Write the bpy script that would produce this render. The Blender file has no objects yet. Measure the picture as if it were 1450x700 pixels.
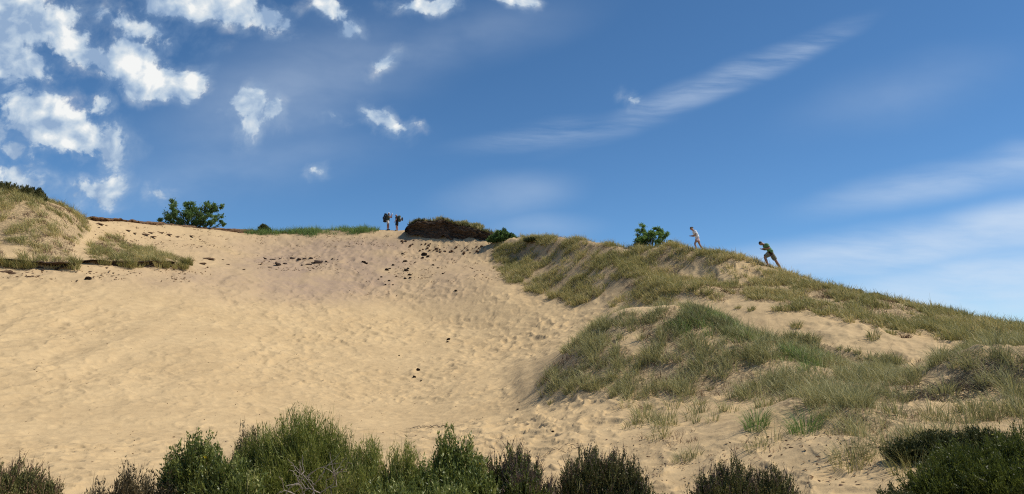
import bpy, bmesh, math, random
import numpy as np
from mathutils import Vector, Matrix
random.seed(7)
RNG = np.random.default_rng(11)
scene = bpy.context.scene
COL = scene.collection
R = math.radians

# ------------------------------------------------------------------ camera
F, CX, CY = 1050.0, 725.0, 350.0
TH = math.atan(150.0 / F)
EYE = 1.8
cth, sth = math.cos(TH), math.sin(TH)

def pt(px, py, Y):
    """point at depth Y (metres ahead) that the camera sees at px,py of the photo"""
    xc, yc = (px - CX) / F, -(py - CY) / F
    d = (xc, cth - yc * sth, sth + yc * cth)
    k = Y / d[1]
    return (d[0] * k, Y, EYE + d[2] * k)

def proj(X, Y, Z):
    z = Z - EYE
    dep = Y * cth + z * sth
    dep = np.where(np.abs(dep) < 1e-3, 1e-3, dep)
    up = -Y * sth + z * cth
    return CX + F * X / dep, CY - F * up / dep

cam_d = bpy.data.cameras.new('camera')
cam = bpy.data.objects.new('camera', cam_d)
COL.objects.link(cam)
cam_d.sensor_width = 36.0
cam_d.lens = F / 1450.0 * 36.0
cam_d.clip_start = 0.1
cam_d.clip_end = 12000
cam.location = (0, 0, EYE)
cam.rotation_euler = (R(90) + TH, 0, 0)
scene.camera = cam

# ------------------------------------------------------------------ tagging
def tag(o, label=None, cat=None, group=None, kind=None):
    if label: o['label'] = label
    if cat: o['category'] = cat
    if group: o['group'] = group
    if kind: o['kind'] = kind
    return o

def empty(name, loc, rz=0.0):
    o = bpy.data.objects.new(name, None)
    o.empty_display_size = 0.2
    COL.objects.link(o)
    o.location = loc
    o.rotation_euler = (0, 0, rz)
    return o

def link_mesh(name, me, mat, parent=None, loc=None):
    o = bpy.data.objects.new(name, me)
    COL.objects.link(o)
    if mat is not None and len(me.materials) == 0: me.materials.append(mat)
    if parent is not None: o.parent = parent
    if loc is not None: o.location = loc
    return o

def np_mesh(name, verts, faces, attrs=None, smooth=False):
    """verts Nx3; faces Mx4 or Mx3 int array; attrs: dict name -> N floats"""
    me = bpy.data.meshes.new(name)
    verts = np.ascontiguousarray(verts, dtype=np.float32)
    faces = np.ascontiguousarray(faces, dtype=np.int32)
    n, k = faces.shape
    me.vertices.add(len(verts)); me.vertices.foreach_set('co', verts.ravel())
    me.loops.add(n * k); me.loops.foreach_set('vertex_index', faces.ravel())
    me.polygons.add(n)
    me.polygons.foreach_set('loop_start', np.arange(0, n * k, k, dtype=np.int32))
    try: me.polygons.foreach_set('loop_total', np.full(n, k, dtype=np.int32))
    except Exception: pass
    me.polygons.foreach_set('use_smooth', np.full(n, smooth, dtype=bool))
    me.update(calc_edges=True)
    for a, v in (attrs or {}).items():
        at = me.attributes.new(a, 'FLOAT', 'POINT')
        at.data.foreach_set('value', np.ascontiguousarray(v, dtype=np.float32))
    return me

# ------------------------------------------------------------------ noise
_TAB = np.random.default_rng(1234).random((512, 512)).astype(np.float32)
def _hash(ix, iy, seed):
    return _TAB[(ix.astype(np.int32) + seed * 37) & 511, (iy.astype(np.int32) + seed * 101) & 511]

def vnoise(x, y, seed=0):
    ix, iy = np.floor(x), np.floor(y)
    fx, fy = x - ix, y - iy
    fx = fx * fx * fx * (fx * (fx * 6 - 15) + 10); fy = fy * fy * fy * (fy * (fy * 6 - 15) + 10)
    a = _hash(ix, iy, seed); b = _hash(ix + 1, iy, seed)
    c = _hash(ix, iy + 1, seed); d = _hash(ix + 1, iy + 1, seed)
    return (a + (b - a) * fx) * (1 - fy) + (c + (d - c) * fx) * fy

def fbm(x, y, oct=4, seed=0, gain=0.5):
    s = 0; a = 1.0; t = 0
    for o in range(oct):
        s = s + a * vnoise(x * 2 ** o + 17.3 * o, y * 2 ** o - 9.1 * o, seed + o)
        t += a; a *= gain
    return s / t - 0.5

def bowls(x, y, seed=0, rmax=0.75):
    """trampled sand: every cell a dished print of its own size; returns a height, 0 at the rims"""
    ix, iy = np.floor(x), np.floor(y)
    out = np.zeros_like(x)
    for dx in (-1, 0, 1):
        for dy in (-1, 0, 1):
            cx, cy = ix + dx, iy + dy
            jx = cx + 0.5 + (_hash(cx, cy, seed) - 0.5) * 0.9
            jy = cy + 0.5 + (_hash(cx, cy, seed + 5) - 0.5) * 0.9
            rr = rmax * (0.55 + 0.6 * _hash(cx, cy, seed + 9))
            an = _hash(cx, cy, seed + 21) * 3.14159
            ca, sa = np.cos(an), np.sin(an)
            ex, ey = x - jx, y - jy
            qx = (ex * ca + ey * sa) * 1.25; qy = (-ex * sa + ey * ca) * 0.85
            d = np.sqrt(qx * qx + qy * qy) / rr
            dep = (0.35 + 0.65 * _hash(cx, cy, seed + 13))
            h = -dep * np.clip(1 - d * d, 0, 1) + 0.28 * dep * np.exp(-((d - 1.08) / 0.22) ** 2)
            out = np.where(np.abs(h) > np.abs(out), h, out)
    return out

def smooth01(x, a, b):
    t = np.clip((x - a) / (b - a), 0, 1)
    return t * t * (3 - 2 * t)

# ------------------------------------------------------------------ terrain
COLS = {
 # mid-foreground floor
 'F': [(-260,640,15),(0,632,16.2),(250,622,18.5),(400,612,20),(560,605,21.5),(700,603,20.6),(800,606,18),(880,612,16.2),(960,620,14.5),(1050,618,13),(1150,628,11.6),(1300,615,11.4),(1450,605,11.2),(1700,590,11)],
 # front flank of the grassy mound; lower slope on the left
 'E': [(-260,570,20),(0,570,21),(250,570,23),(400,565,26),(560,565,28),(700,575,24.5),(770,576,21.4),(830,568,20.2),(900,562,19.4),(960,560,18.4),(1050,560,17),(1150,575,14.6),(1300,572,13.6),(1450,560,13.2),(1700,545,13)],
 'M': [(-260,500,26),(0,500,27),(250,508,29.5),(400,512,33),(560,520,35),(670,532,32),(720,545,28.5),(750,547,25.2),(775,528,24.9),(800,506,24.8),(840,473,25.6),(890,450,26.2),(950,448,25.4),(1010,457,24),(1060,477,22.8),(1120,497,21.4),(1200,521,19.4),(1300,537,17.4),(1370,528,16.4),(1450,512,15.8),(1700,490,15)],
 'G': [(-260,430,33),(0,425,35),(250,432,40),(400,440,45),(560,452,48),(680,472,44),(750,490,38),(800,484,36),(850,468,36),(890,462,33),(950,470,30),(1010,474,28.5),(1060,488,27.2),(1120,507,25.6),(1200,529,23),(1300,545,20.8),(1370,542,19.6),(1450,530,18.8),(1700,505,18)],
 'S': [(-260,388,38),(0,380,40),(120,377,43),(250,378,49),(400,384,56),(560,385,60),(640,388,58),(700,400,54),(760,416,50),(800,424,47),(850,432,43),(900,432,40),(950,430,37),(1000,428,35.5),(1060,428,33.5),(1120,440,31.4),(1200,458,28.6),(1300,482,25.8),(1370,492,24.2),(1450,490,22.6),(1700,478,21)],
 'T': [(-260,325,43),(0,330,44),(60,335,45),(120,342,49),(250,346,57),(400,352,65),(560,350,67),(640,363,65),(700,369,62),(760,374,57),(850,386,48.8),(900,390,45),(1000,390,41),(1060,396,38.5),(1120,408,36.5),(1200,430,33),(1300,454,30),(1450,474,27),(1700,488,24)],
 'C': [(-260,250,47),(0,273,48.5),(50,284,49.5),(95,294,51),(122,311,53),(180,316,58),(250,322,64),(330,329,68),(400,331,71),(480,328,73),(550,325,73),(600,328,70.4),(650,334,69),(700,337,67),(750,334,62.5),(800,336,57.5),(850,345,52.8),(900,354,49.2),(945,351,47),(990,358,45),(1050,370,43),(1100,383,41),(1200,411,38),(1300,435,35),(1450,464,31.5),(1700,500,28)],
}
ORDER = ['F', 'E', 'M', 'G', 'S', 'T', 'C']

def pchip(x, y, xq):
    x = np.asarray(x, float); y = np.asarray(y, float)
    h = np.diff(x); d = np.diff(y) / h
    m = np.zeros_like(y)
    for i in range(1, len(x) - 1):
        if d[i - 1] * d[i] > 0:
            w1 = 2 * h[i] + h[i - 1]; w2 = h[i] + 2 * h[i - 1]
            m[i] = (w1 + w2) / (w1 / d[i - 1] + w2 / d[i])
    m[0] = d[0]; m[-1] = d[-1]
    xq = np.clip(xq, x[0], x[-1])
    k = np.clip(np.searchsorted(x, xq) - 1, 0, len(x) - 2)
    t = (xq - x[k]) / h[k]
    t2, t3 = t * t, t * t * t
    return (2*t3-3*t2+1)*y[k] + (t3-2*t2+t)*h[k]*m[k] + (-2*t3+3*t2)*y[k+1] + (t3-t2)*h[k]*m[k+1]

AZF = 40.0
az_f = np.linspace(-AZF, AZF, 1150)
az_side = np.linspace(AZF, 360 - AZF, 150)[1:-1]
AZ = np.radians(np.concatenate([az_f, az_side]))          # 0 = +Y, clockwise towards +X
RR = np.concatenate([[0.6, 1.5, 3, 4.5], np.geomspace(6.0, 78.0, 1050), np.geomspace(80, 5000, 46)])
curves = {}
for k, L in COLS.items():
    P = np.array([pt(*q) for q in L])
    curves[k] = (np.arctan2(P[:, 0], P[:, 1]), np.hypot(P[:, 0], P[:, 1]), P[:, 2])
nA, nR = len(AZ), len(RR)
H = np.zeros((nA, nR))
azw = (AZ + math.pi) % (2 * math.pi) - math.pi
kr, kz = {}, {}
for k in ORDER:
    a, r, z = curves[k]
    kr[k] = pchip(a, r, azw); kz[k] = pchip(a, z, azw)
side = smooth01(np.abs(azw), R(47), R(75))
LR = np.log(RR)
for i in range(nA):
    rs = [0.4, 5.0, 8.6]; zs = [0.05, 0.0, -0.22]
    az = azw[i]
    right = smooth01(az, R(8), R(30))
    zs[2] += 0.30 * float(right)
    for k in ORDER:
        rs.append(kr[k][i]); zs.append(kz[k][i])
    rc, zc = rs[-1], zs[-1]
    rs += [rc + 3, rc + 9, rc + 22, rc + 70, 1000, 5200]
    zs += [zc - 0.35, zc - 2.2, zc - 4.6, 1.0, 0, 0]
    s = side[i]
    zs = [z * (1 - s) for z in zs]
    H[i] = pchip(np.log(rs), zs, LR)
# soften the creases along r and az a little
def blur(a, n, axis):
    k = np.hanning(2 * n + 3)[1:-1]; k /= k.sum()
    pad = [(0, 0), (0, 0)]; pad[axis] = (n, n)
    p = np.pad(a, pad, mode='edge' if axis == 1 else 'wrap')
    out = np.zeros_like(a)
    for j, w in enumerate(k):
        out += w * (p[:, j:j + a.shape[1]] if axis == 1 else p[j:j + a.shape[0], :])
    return out
H = blur(H, 7, 1)
H[:1150] = blur(H, 9, 0)[:1150]
XX = np.sin(AZ)[:, None] * RR[None, :]
YY = np.cos(AZ)[:, None] * RR[None, :]
front = (1 - side)[:, None] * smooth01(RR, 5, 9)[None, :] * (1 - smooth01(RR, 90, 140))[None, :]

def polyline_dist(X, Y, pts):
    best = np.full(X.shape, 1e9)
    for (x0, y0), (x1, y1) in zip(pts[:-1], pts[1:]):
        dx, dy = x1 - x0, y1 - y0
        t = np.clip(((X - x0) * dx + (Y - y0) * dy) / (dx * dx + dy * dy), 0, 1)
        best = np.minimum(best, np.hypot(X - x0 - t * dx, Y - y0 - t * dy))
    return best

# the sandy spine that comes down from the crest in front of the far ridge
spine = [pt(800, 340, 53)[:2], pt(860, 372, 47)[:2], pt(920, 405, 42)[:2], pt(985, 428, 37)[:2]]
D = polyline_dist(XX, YY, spine)
H += front * 0.75 * np.exp(-(D / 1.6) ** 2)
hol = [pt(905, 378, 46.5)[:2], pt(950, 398, 42)[:2], pt(1005, 412, 38.5)[:2]]
D = polyline_dist(XX, YY, hol)
H -= front * 0.5 * np.exp(-(D / 1.6) ** 2)

# small steps in the ground: (polyline, drop height, width) upper side raised
def step(pts, h, w_up, w_dn=0.15):
    global H
    P = [pt(*q)[:2] for q in pts]
    D = polyline_dist(XX, YY, P)
    # signed by distance from the camera
    pa = np.array([math.atan2(p[0], p[1]) for p in P]); pr = np.array([math.hypot(*p) for p in P])
    rl = np.interp(azw, pa, pr)[:, None]
    inside = (azw >= pa.min() - 0.004) & (azw <= pa.max() + 0.004)
    sgn = RR[None, :] - rl
    e = np.where(sgn > 0, np.exp(-(np.clip(D - 0.05, 0, None) / w_up) ** 2), np.exp(-(D / w_dn) ** 2))
    H += front * h * e
step([(-120, 372, 40.5), (0, 371, 40.8), (60, 373, 41.4), (105, 374, 42.2)], 0.28, 1.6)
step([(130, 372, 43.5), (180, 374, 45.4), (250, 371, 48.6)], 0.25, 1.2)
# a few hummocks (px, py, Y, radius, height)
HUM = [(70, 330, 45, 2.4, .5), (20, 310, 46, 2.6, .4), (200, 356, 48, 1.8, .35), (1140, 590, 13.6, .8, .30), (1215, 612, 12.2, .7, .25),
       (1345, 528, 16.2, .9, .3), (1420, 520, 15.6, 1.0, .3), (960, 452, 25, 1.7, .3), (870, 462, 26, 1.3, .2), (1085, 590, 13.3, .4, .12),
       (1060, 520, 20, 1.4, .25), (930, 372, 46, 1.6, .35), (1020, 375, 42, 1.4, .3), (745, 350, 56, 1.8, .35), (1250, 440, 33, 1.4, .25),
       (1185, 648, 10.8, .5, .16), (1160, 425, 36, 1.3, .2)]
for px, py, Y, rad, h in HUM:
    p = pt(px, py, Y)
    d2 = ((XX - p[0]) ** 2 + (YY - p[1]) ** 2) / rad ** 2
    H += front * h * np.exp(-d2)
# broad undulation
H += front * (0.30 * fbm(XX / 6, YY / 6, 3, 3) + 0.12 * fbm(XX / 1.7, YY / 1.7, 3, 8))

PX, PY = proj(XX, YY, H)
def inpoly(px, py, poly):
    c = np.zeros(px.shape, bool)
    n = len(poly)
    for i in range(n):
        x0, y0 = poly[i]; x1, y1 = poly[(i + 1) % n]
        if y0 == y1: continue
        c ^= ((y0 > py) != (y1 > py)) & (px < (x1 - x0) * (py - y0) / (y1 - y0) + x0)
    return c

# regions of plant cover, outlined in the photograph, with the range of distances they stand at: (polygon, Ymin, Ymax, cover)
REG = {
 'hummock': [([(-320,235),(0,262),(60,278),(105,286),(124,310),(120,335),(98,350),(106,380),(0,378),(-320,380)], 39, 56, 1.0),
             ([(128,345),(160,332),(200,336),(240,345),(284,362),(272,371),(200,377),(128,374)], 42, 53, 1.0)],
 'slope': [([(700,348),(735,344),(765,360),(795,385),(838,395),(853,420),(840,437),(800,428),(760,413),(715,400),(699,376)], 44, 66, .9),
           ([(732,334),(765,326),(800,326),(850,336),(900,350),(930,372),(955,400),(990,424),(984,440),(930,436),(880,408),(845,382),(812,378),(790,352),(750,346)], 36, 66, .9),
           ([(760,356),(800,352),(860,388),(905,420),(880,436),(850,410),(800,392)], 40, 58, .22)],
 'ridge': [([(880,345),(935,345),(1000,352),(1100,380),(1210,408),(1320,432),(1460,458),(1720,470),(1720,490),(1460,505),(1380,494),(1310,474),(1280,468),(1230,460),(1180,446),(1100,437),(1060,423),(1005,425),(960,404),(920,372)], 21, 52, .9)],
 'mound': [([(757,547),(775,525),(800,500),(840,468),(880,440),(950,433),(1010,440),(1060,458),(1120,474),(1200,496),(1290,514),(1310,545),(1300,590),(1290,640),(1210,650),(1175,600),(1110,576),(1050,563),(970,566),(900,562),(840,560),(790,558)], 10.4, 28.5, 1.0),
           ([(860,565),(1060,565),(1120,600),(1080,650),(1000,650),(900,622)], 11, 21, .16),
           ([(1290,512),(1360,495),(1460,478),(1720,480),(1720,560),(1450,585),(1400,560),(1370,530),(1320,545)], 12, 25, .95),
           ([(1190,600),(1300,590),(1460,575),(1460,620),(1330,650),(1240,690),(1200,660)], 9.2, 14, .6)],
 'green': [([(955,448),(1010,446),(1060,462),(1075,482),(1040,490),(985,478),(950,468)], 20, 28, 1.0), ([(1105,500),(1150,502),(1175,514),(1150,522),(1110,514)], 16, 24, 1.0)],
 'crest': [([(352,314),(420,310),(530,316),(532,331),(352,335)], 66, 76, 1.0)],
}
BARE = [([(880,470),(905,468),(915,500),(905,530),(885,530),(890,500)], 15, 28), ([(990,470),(1020,470),(1050,485),(1010,492)], 15, 28),
        ([(1300,545),(1370,525),(1410,545),(1400,580),(1330,590),(1300,570)], 12, 17), ([(975,375),(1060,372),(1090,392),(1060,405),(1000,400),(960,385)], 36, 50),
        ([(1225,470),(1310,468),(1350,485),(1250,488)], 20, 30), ([(1110,584),(1170,592),(1190,640),(1120,625)], 10, 14.0),
        ([(0,345),(40,350),(45,368),(0,368)], 39, 46), ([(930,470),(985,505),(975,515),(920,480)], 15, 28)]

def cover(px, py, Y, name, jit=1.0):
    s = 700.0 / np.clip(Y, 8, 80) * 0.35 * jit
    jx = px + s * (vnoise(px / 17, py / 11, 31) - .5) * 2 + s * .6 * (vnoise(px / 5, py / 4, 33) - .5) * 2
    jy = py + s * .7 * (vnoise(px / 15, py / 9, 41) - .5) * 2
    c = np.zeros(px.shape)
    for poly, y0, y1, d in REG[name]:
        c = np.maximum(c, d * (inpoly(jx, jy, poly) & (Y > y0) & (Y < y1)))
    for poly, y0, y1 in BARE:
        c = np.where(inpoly(jx, jy, poly) & (Y > y0) & (Y < y1), c * 0.12, c)
    return c

vis = (np.abs(azw) < R(46))[:, None] & (RR > 8)[None, :] & (RR < 82)[None, :]
LIT = np.zeros_like(H)
for nm in REG: LIT = np.maximum(LIT, cover(PX, PY, YY, nm))
LIT = np.where(vis, LIT, 0)
# shrub belt in the foreground also stands on littered ground
belt = np.where((YY > 4) & (YY < 10.5) & (np.abs(XX) < 14), 1.0, 0) * smooth01(fbm(XX / 1.5, YY / 1.5, 2, 77), -.1, .1) * (1 - smooth01(YY, 8.6, 10.2))
LIT = np.maximum(LIT, np.where((PX > 940) & (PX < 1240), 0.2, 1) * belt)
LIT = blur(blur(LIT, 4, 1), 4, 0)
# dusky patch of heavier sand under the peat slabs, brownish tint near crest
def el(px, py, Y, rx, ry, rot=0):
    return np.exp(-(((PX - px) / rx) ** 2 + ((PY - py) / ry) ** 2))
STAIN = .30 * el(430, 368, 0, 340, 44) + .9 * el(440, 400, 0, 115, 28) + .7 * el(400, 372, 0, 60, 10) + .5 * el(520, 365, 0, 90, 26) + .45 * el(210, 392, 0, 90, 16) + .5 * el(470, 345, 0, 140, 12) + .35 * el(640, 400, 0, 60, 40) + .4 * el(30, 385, 0, 80, 9)
STAIN *= np.clip(1 + 1.3 * fbm(XX / 2.5, YY / 2.5, 3, 55), 0, 2)
STAIN = np.clip(STAIN * smooth01(YY, 33, 46), 0, 1) * vis

# footprints and slumps
calm = 0.62 + 0.38 * smooth01(XX + 0.25 * YY, -12, 4)               # the left face is smoother
amp = front * calm * (1 - 0.75 * np.clip(LIT * 1.4, 0, 1)) * (1 - smooth01(RR, 78, 90))[None, :]
flat = smooth01(PY, 480, 560)
warpx = XX + 0.5 * fbm(XX / .8, YY / .8, 2, 91); warpy = YY + 0.5 * fbm(XX / .8, YY / .8, 2, 95)
b1 = bowls(warpx / 0.42, warpy / 0.42, 101)
b2 = bowls(warpx / 0.62 + 3.3, warpy / 0.95 + 1.7, 131)
b3 = bowls(warpx / 0.9, warpy / 1.5 + .5, 161)
tr = np.clip(0.75 + 2.0 * fbm(XX / 5, YY / 5, 2, 71), 0.25, 1.3)
H += 0.82 * amp * tr * ((0.085 * b1 + .045 * b2) * (0.4 + .6 * flat) + (0.10 * b2 + 0.09 * b3) * (1 - 0.6 * flat))
H += front * 0.03 * fbm(warpx / .35, warpy / .35, 2, 201) * (1 + 1.6 * LIT)
# long slide marks down the left face
sl = 1 - smooth01(XX, -16, -6)
sm = fbm(XX / 1.1 + .12 * YY, YY / 7, 2, 211)
H += front * sl * 0.16 * sm * smooth01(YY, 16, 22)
PX, PY = proj(XX, YY, H)

# ground lookup
azs = np.radians(az_f)
def ground(X, Y):
    X = np.asarray(X, float); Y = np.asarray(Y, float)
    a = np.arctan2(X, Y); r = np.hypot(X, Y)
    i = np.clip((a - azs[0]) / (azs[1] - azs[0]), 0, len(azs) - 1.001)
    j = np.clip(np.interp(r, RR, np.arange(nR)), 0, nR - 1.001)
    i0 = i.astype(int); j0 = j.astype(int); fi = i - i0; fj = j - j0
    return (H[i0, j0] * (1 - fi) + H[i0 + 1, j0] * fi) * (1 - fj) + (H[i0, j0 + 1] * (1 - fi) + H[i0 + 1, j0 + 1] * fi) * fj
def gz(x, y): return float(ground(x, y))
def on(px, py, Y):
    """point of the ground straight below/above the seen point"""
    p = pt(px, py, Y)
    return (p[0], p[1], gz(p[0], p[1]))
def seen(px, py, y0=8.0, y1=80.0, dr=0.05):
    """nearest ground point the camera sees at px,py, searching depths y0..y1"""
    Ys = np.arange(y0, y1, dr)
    P = np.array(pt(px, py, 1.0)); dirv = np.array([P[0], 1.0, P[2] - EYE])
    Z = EYE + dirv[2] * Ys; X = dirv[0] * Ys
    g = ground(X, Ys)
    k = np.argmax(g >= Z)
    if g[k] < Z[k]: return None
    return (float(X[k]), float(Ys[k]), float(g[k]))
SKY_STR, CLOUD_STR, SUN_STR, EXPO = 0.109, 1.06, 4.35, 0.09
# ------------------------------------------------------------------ materials
def mat(name):
    m = bpy.data.materials.new(name); m.use_nodes = True
    nt = m.node_tree; b = nt.nodes['Principled BSDF']
    return m, nt, b
def N(nt, t, **k):
    n = nt.nodes.new(t)
    for a, v in k.items():
        if a.startswith('i_'): n.inputs[int(a[2:])].default_value = v
        else: setattr(n, a, v)
    return n
def ramp(nt, stops):
    n = nt.nodes.new('ShaderNodeValToRGB')
    e = n.color_ramp.elements
    while len(e) < len(stops): e.new(0.5)
    for q, (p, c) in zip(e, stops):
        q.position = p; q.color = (*c, 1)
    return n
def mixc(nt, fac, a, b, blend='MIX'):
    n = nt.nodes.new('ShaderNodeMix'); n.data_type = 'RGBA'; n.blend_type = blend
    L = nt.links
    if isinstance(fac, (int, float)): n.inputs[0].default_value = fac
    else: L.new(fac, n.inputs[0])
    for s, v in ((6, a), (7, b)):
        if isinstance(v, tuple): n.inputs[s].default_value = (*v, 1)
        else: L.new(v, n.inputs[s])
    return n.outputs[2]
def noise(nt, coord, scale, detail=4, rough=.5, vec_scale=None):
    n = nt.nodes.new('ShaderNodeTexNoise'); n.inputs['Scale'].default_value = scale
    n.inputs['Detail'].default_value = detail; n.inputs['Roughness'].default_value = rough
    if vec_scale:
        mp = nt.nodes.new('ShaderNodeMapping'); mp.inputs['Scale'].default_value = vec_scale
        nt.links.new(coord, mp.inputs['Vector']); coord = mp.outputs[0]
    nt.links.new(coord, n.inputs['Vector'])
    return n.outputs['Fac']
def mathn(nt, op, a, b=None, clamp=False, c=None):
    n = nt.nodes.new('ShaderNodeMath'); n.operation = op; n.use_clamp = clamp
    for i, v in enumerate((a, b, c)):
        if v is None: continue
        if isinstance(v, (int, float)): n.inputs[i].default_value = v
        else: nt.links.new(v, n.inputs[i])
    return n.outputs[0]
def attr(nt, name):
    n = nt.nodes.new('ShaderNodeAttribute'); n.attribute_name = name
    return n.outputs['Fac']
def bump(nt, b, h, strength, dist):
    n = nt.nodes.new('ShaderNodeBump'); n.inputs['Strength'].default_value = strength
    n.inputs['Distance'].default_value = dist
    nt.links.new(h, n.inputs['Height']); nt.links.new(n.outputs[0], b.inputs['Normal'])

# sand
M_sand, nt, b = mat('dune_sand')
tc = nt.nodes.new('ShaderNodeTexCoord'); P = tc.outputs['Object']
n1 = noise(nt, P, 0.35, 5, .55); n2 = noise(nt, P, 3.0, 5, .6); n3 = noise(nt, P, 60, 3, .6)
c = ramp(nt, [(.3, (.485, .350, .188)), (.7, (.555, .407, .222))]); nt.links.new(n1, c.inputs[0])
c2 = ramp(nt, [(.3, (.88, .87, .86)), (.7, (1.06, 1.06, 1.05))]); nt.links.new(n2, c2.inputs[0])
col = mixc(nt, 1.0, c.outputs[0], c2.outputs[0], 'MULTIPLY')
st = mathn(nt, 'MULTIPLY', attr(nt, 'stain'), mathn(nt, 'ADD', n2, .35), True)
col = mixc(nt, st, col, (.34, .245, .17))
# litter, dead stalks and dark humus under the plants
sp = noise(nt, P, 9, 6, .75)
lt = mathn(nt, 'MULTIPLY', attr(nt, 'litter'), 1.25, True)
thr = mathn(nt, 'SUBTRACT', mathn(nt, 'ADD', sp, mathn(nt, 'MULTIPLY', lt, .23)), .66)
lmask = mathn(nt, 'MULTIPLY', mathn(nt, 'MULTIPLY', thr, 9.0, True), lt)
lc = ramp(nt, [(.25, (.13, .09, .05)), (.5, (.26, .19, .105)), (.75, (.36, .28, .165))]); nt.links.new(noise(nt, P, 14, 5, .7), lc.inputs[0])
col = mixc(nt, lmask, col, lc.outputs[0])
# darker specks of heather litter everywhere, sparse
spk = ramp(nt, [(.70, (0, 0, 0)), (.76, (1, 1, 1))]); nt.links.new(noise(nt, P, 17, 3, .8), spk.inputs[0])
col = mixc(nt, mathn(nt, 'MULTIPLY', spk.outputs[0], mathn(nt, 'ADD', mathn(nt, 'MULTIPLY', attr(nt, 'stain'), .5), .12)), col, (.12, .075, .05))
nt.links.new(col, b.inputs['Base Color']); b.inputs['Roughness'].default_value = .95
b.inputs['Specular IOR Level'].default_value = .15
hh = mathn(nt, 'ADD', mathn(nt, 'MULTIPLY', noise(nt, P, 7, 4, .55), .7), mathn(nt, 'MULTIPLY', n3, .06))
bump(nt, b, hh, .55, .06)

def peat_mat(name, stops, sc=1.0, bs=.9):
    m, nt, b = mat(name)
    tc = nt.nodes.new('ShaderNodeTexCoord'); P = tc.outputs['Object']
    nn = noise(nt, P, 2.2 * sc, 8, .7, (1, 1, 3.5))
    r = ramp(nt, stops); nt.links.new(nn, r.inputs[0])
    v = ramp(nt, [(.35, (.65, .65, .65)), (.65, (1.25, 1.2, 1.15))]); nt.links.new(noise(nt, P, 11 * sc, 5, .7), v.inputs[0])
    nt.links.new(mixc(nt, 1, r.outputs[0], v.outputs[0], 'MULTIPLY'), b.inputs['Base Color'])
    b.inputs['Roughness'].default_value = .95; b.inputs['Specular IOR Level'].default_value = .1
    bump(nt, b, noise(nt, P, 6 * sc, 8, .75, (1, 1, 2.5)), bs, .25)
    return m
M_peat = peat_mat('dark_peat', [(.3, (.040, .028, .020)), (.45, (.085, .060, .042)), (.6, (.15, .108, .072)), (.75, (.30, .215, .135))])
M_mat = peat_mat('brown_root_mat', [(.3, (0.101, 0.061, 0.038)), (.5, (0.216, 0.135, 0.081)), (.7, (0.378, 0.250, 0.149))])
M_clod = peat_mat('peat_clod', [(.3, (.02, .015, .012)), (.6, (.06, .04, .028)), (.8, (.12, .08, .05))], 4)
M_slab = peat_mat('iron_pan', [(.3, (.05, .038, .034)), (.6, (.12, .085, .065)), (.8, (.22, .16, .11))], 3)
M_litter = peat_mat('brown_litter', [(.3, (.10, .05, .03)), (.6, (.19, .11, .06)), (.8, (.30, .20, .12))], 3)

def leaf_mat(name, stops, rough=.55, trans=.25, spec=.35):
    m, nt, b = mat(name)
    r = ramp(nt, stops); nt.links.new(attr(nt, 'tone'), r.inputs[0])
    nt.links.new(r.outputs[0], b.inputs['Base Color'])
    b.inputs['Roughness'].default_value = rough; b.inputs['Specular IOR Level'].default_value = spec
    if trans:
        t = nt.nodes.new('ShaderNodeBsdfTranslucent'); nt.links.new(r.outputs[0], t.inputs[0])
        mx = nt.nodes.new('ShaderNodeMixShader'); mx.inputs[0].default_value = trans
        nt.links.new(b.outputs[0], mx.inputs[1]); nt.links.new(t.outputs[0], mx.inputs[2])
        nt.links.new(mx.outputs[0], nt.nodes['Material Output'].inputs[0])
    return m
M_marram = leaf_mat('marram_blades', [(0, (0.158, 0.160, 0.054)), (.35, (0.277, 0.269, 0.092)), (.62, (0.409, 0.365, 0.141)), (.85, (0.580, 0.474, 0.207)), (1, (0.712, 0.576, 0.272))], .6, .3)
M_marram_g = leaf_mat('fresh_marram_blades', [(0, (0.096, 0.160, 0.043)), (.5, (0.192, 0.288, 0.079)), (.9, (0.352, 0.416, 0.130)), (1, (0.608, 0.528, 0.230))], .6, .3)
M_silver = leaf_mat('silver_marram_blades', [(0, (0.175, 0.174, 0.071)), (.4, (0.314, 0.302, 0.127)), (.75, (0.466, 0.426, 0.188)), (1, (0.652, 0.549, 0.263))], .6, .3)
M_dry = leaf_mat('dry_stalks', [(0, (0.084, 0.048, 0.030)), (.5, (0.204, 0.120, 0.066)), (1, (0.396, 0.276, 0.156))], .8, .15)
M_broom = leaf_mat('broom_shoots', [(0, (0.065, 0.083, 0.015)), (.4, (0.150, 0.178, 0.033)), (.75, (0.276, 0.295, 0.060)), (.95, (0.422, 0.399, 0.113)), (1, (0.520, 0.446, 0.197))], .45, .38, .45)
M_broom2 = leaf_mat('broom_leaves', [(0, (0.074, 0.101, 0.024)), (.5, (0.181, 0.220, 0.051)), (.85, (0.332, 0.360, 0.105)), (1, (0.590, 0.579, 0.240))], .42, .38, .5)
M_brown = leaf_mat('dry_broom_tips', [(0, (0.050, 0.040, 0.023)), (.4, (0.126, 0.100, 0.049)), (.75, (0.252, 0.198, 0.097)), (1, (0.468, 0.360, 0.211))], .6, .2)
M_heath = leaf_mat('heather_foliage', [(0, (0.040, 0.048, 0.015)), (.5, (0.102, 0.112, 0.034)), (.85, (0.197, 0.190, 0.064)), (1, (0.295, 0.253, 0.109))], .6, .2)
M_heathp = leaf_mat('dry_heather_tips', [(0, (0.053, 0.035, 0.028)), (.5, (0.125, 0.085, 0.062)), (1, (0.249, 0.181, 0.128))], .6, .15)
M_tree = leaf_mat('tree_leaves', [(0, (0.081, 0.154, 0.039)), (.5, (0.162, 0.277, 0.069)), (1, (0.291, 0.416, 0.111))], .5, .5)
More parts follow.
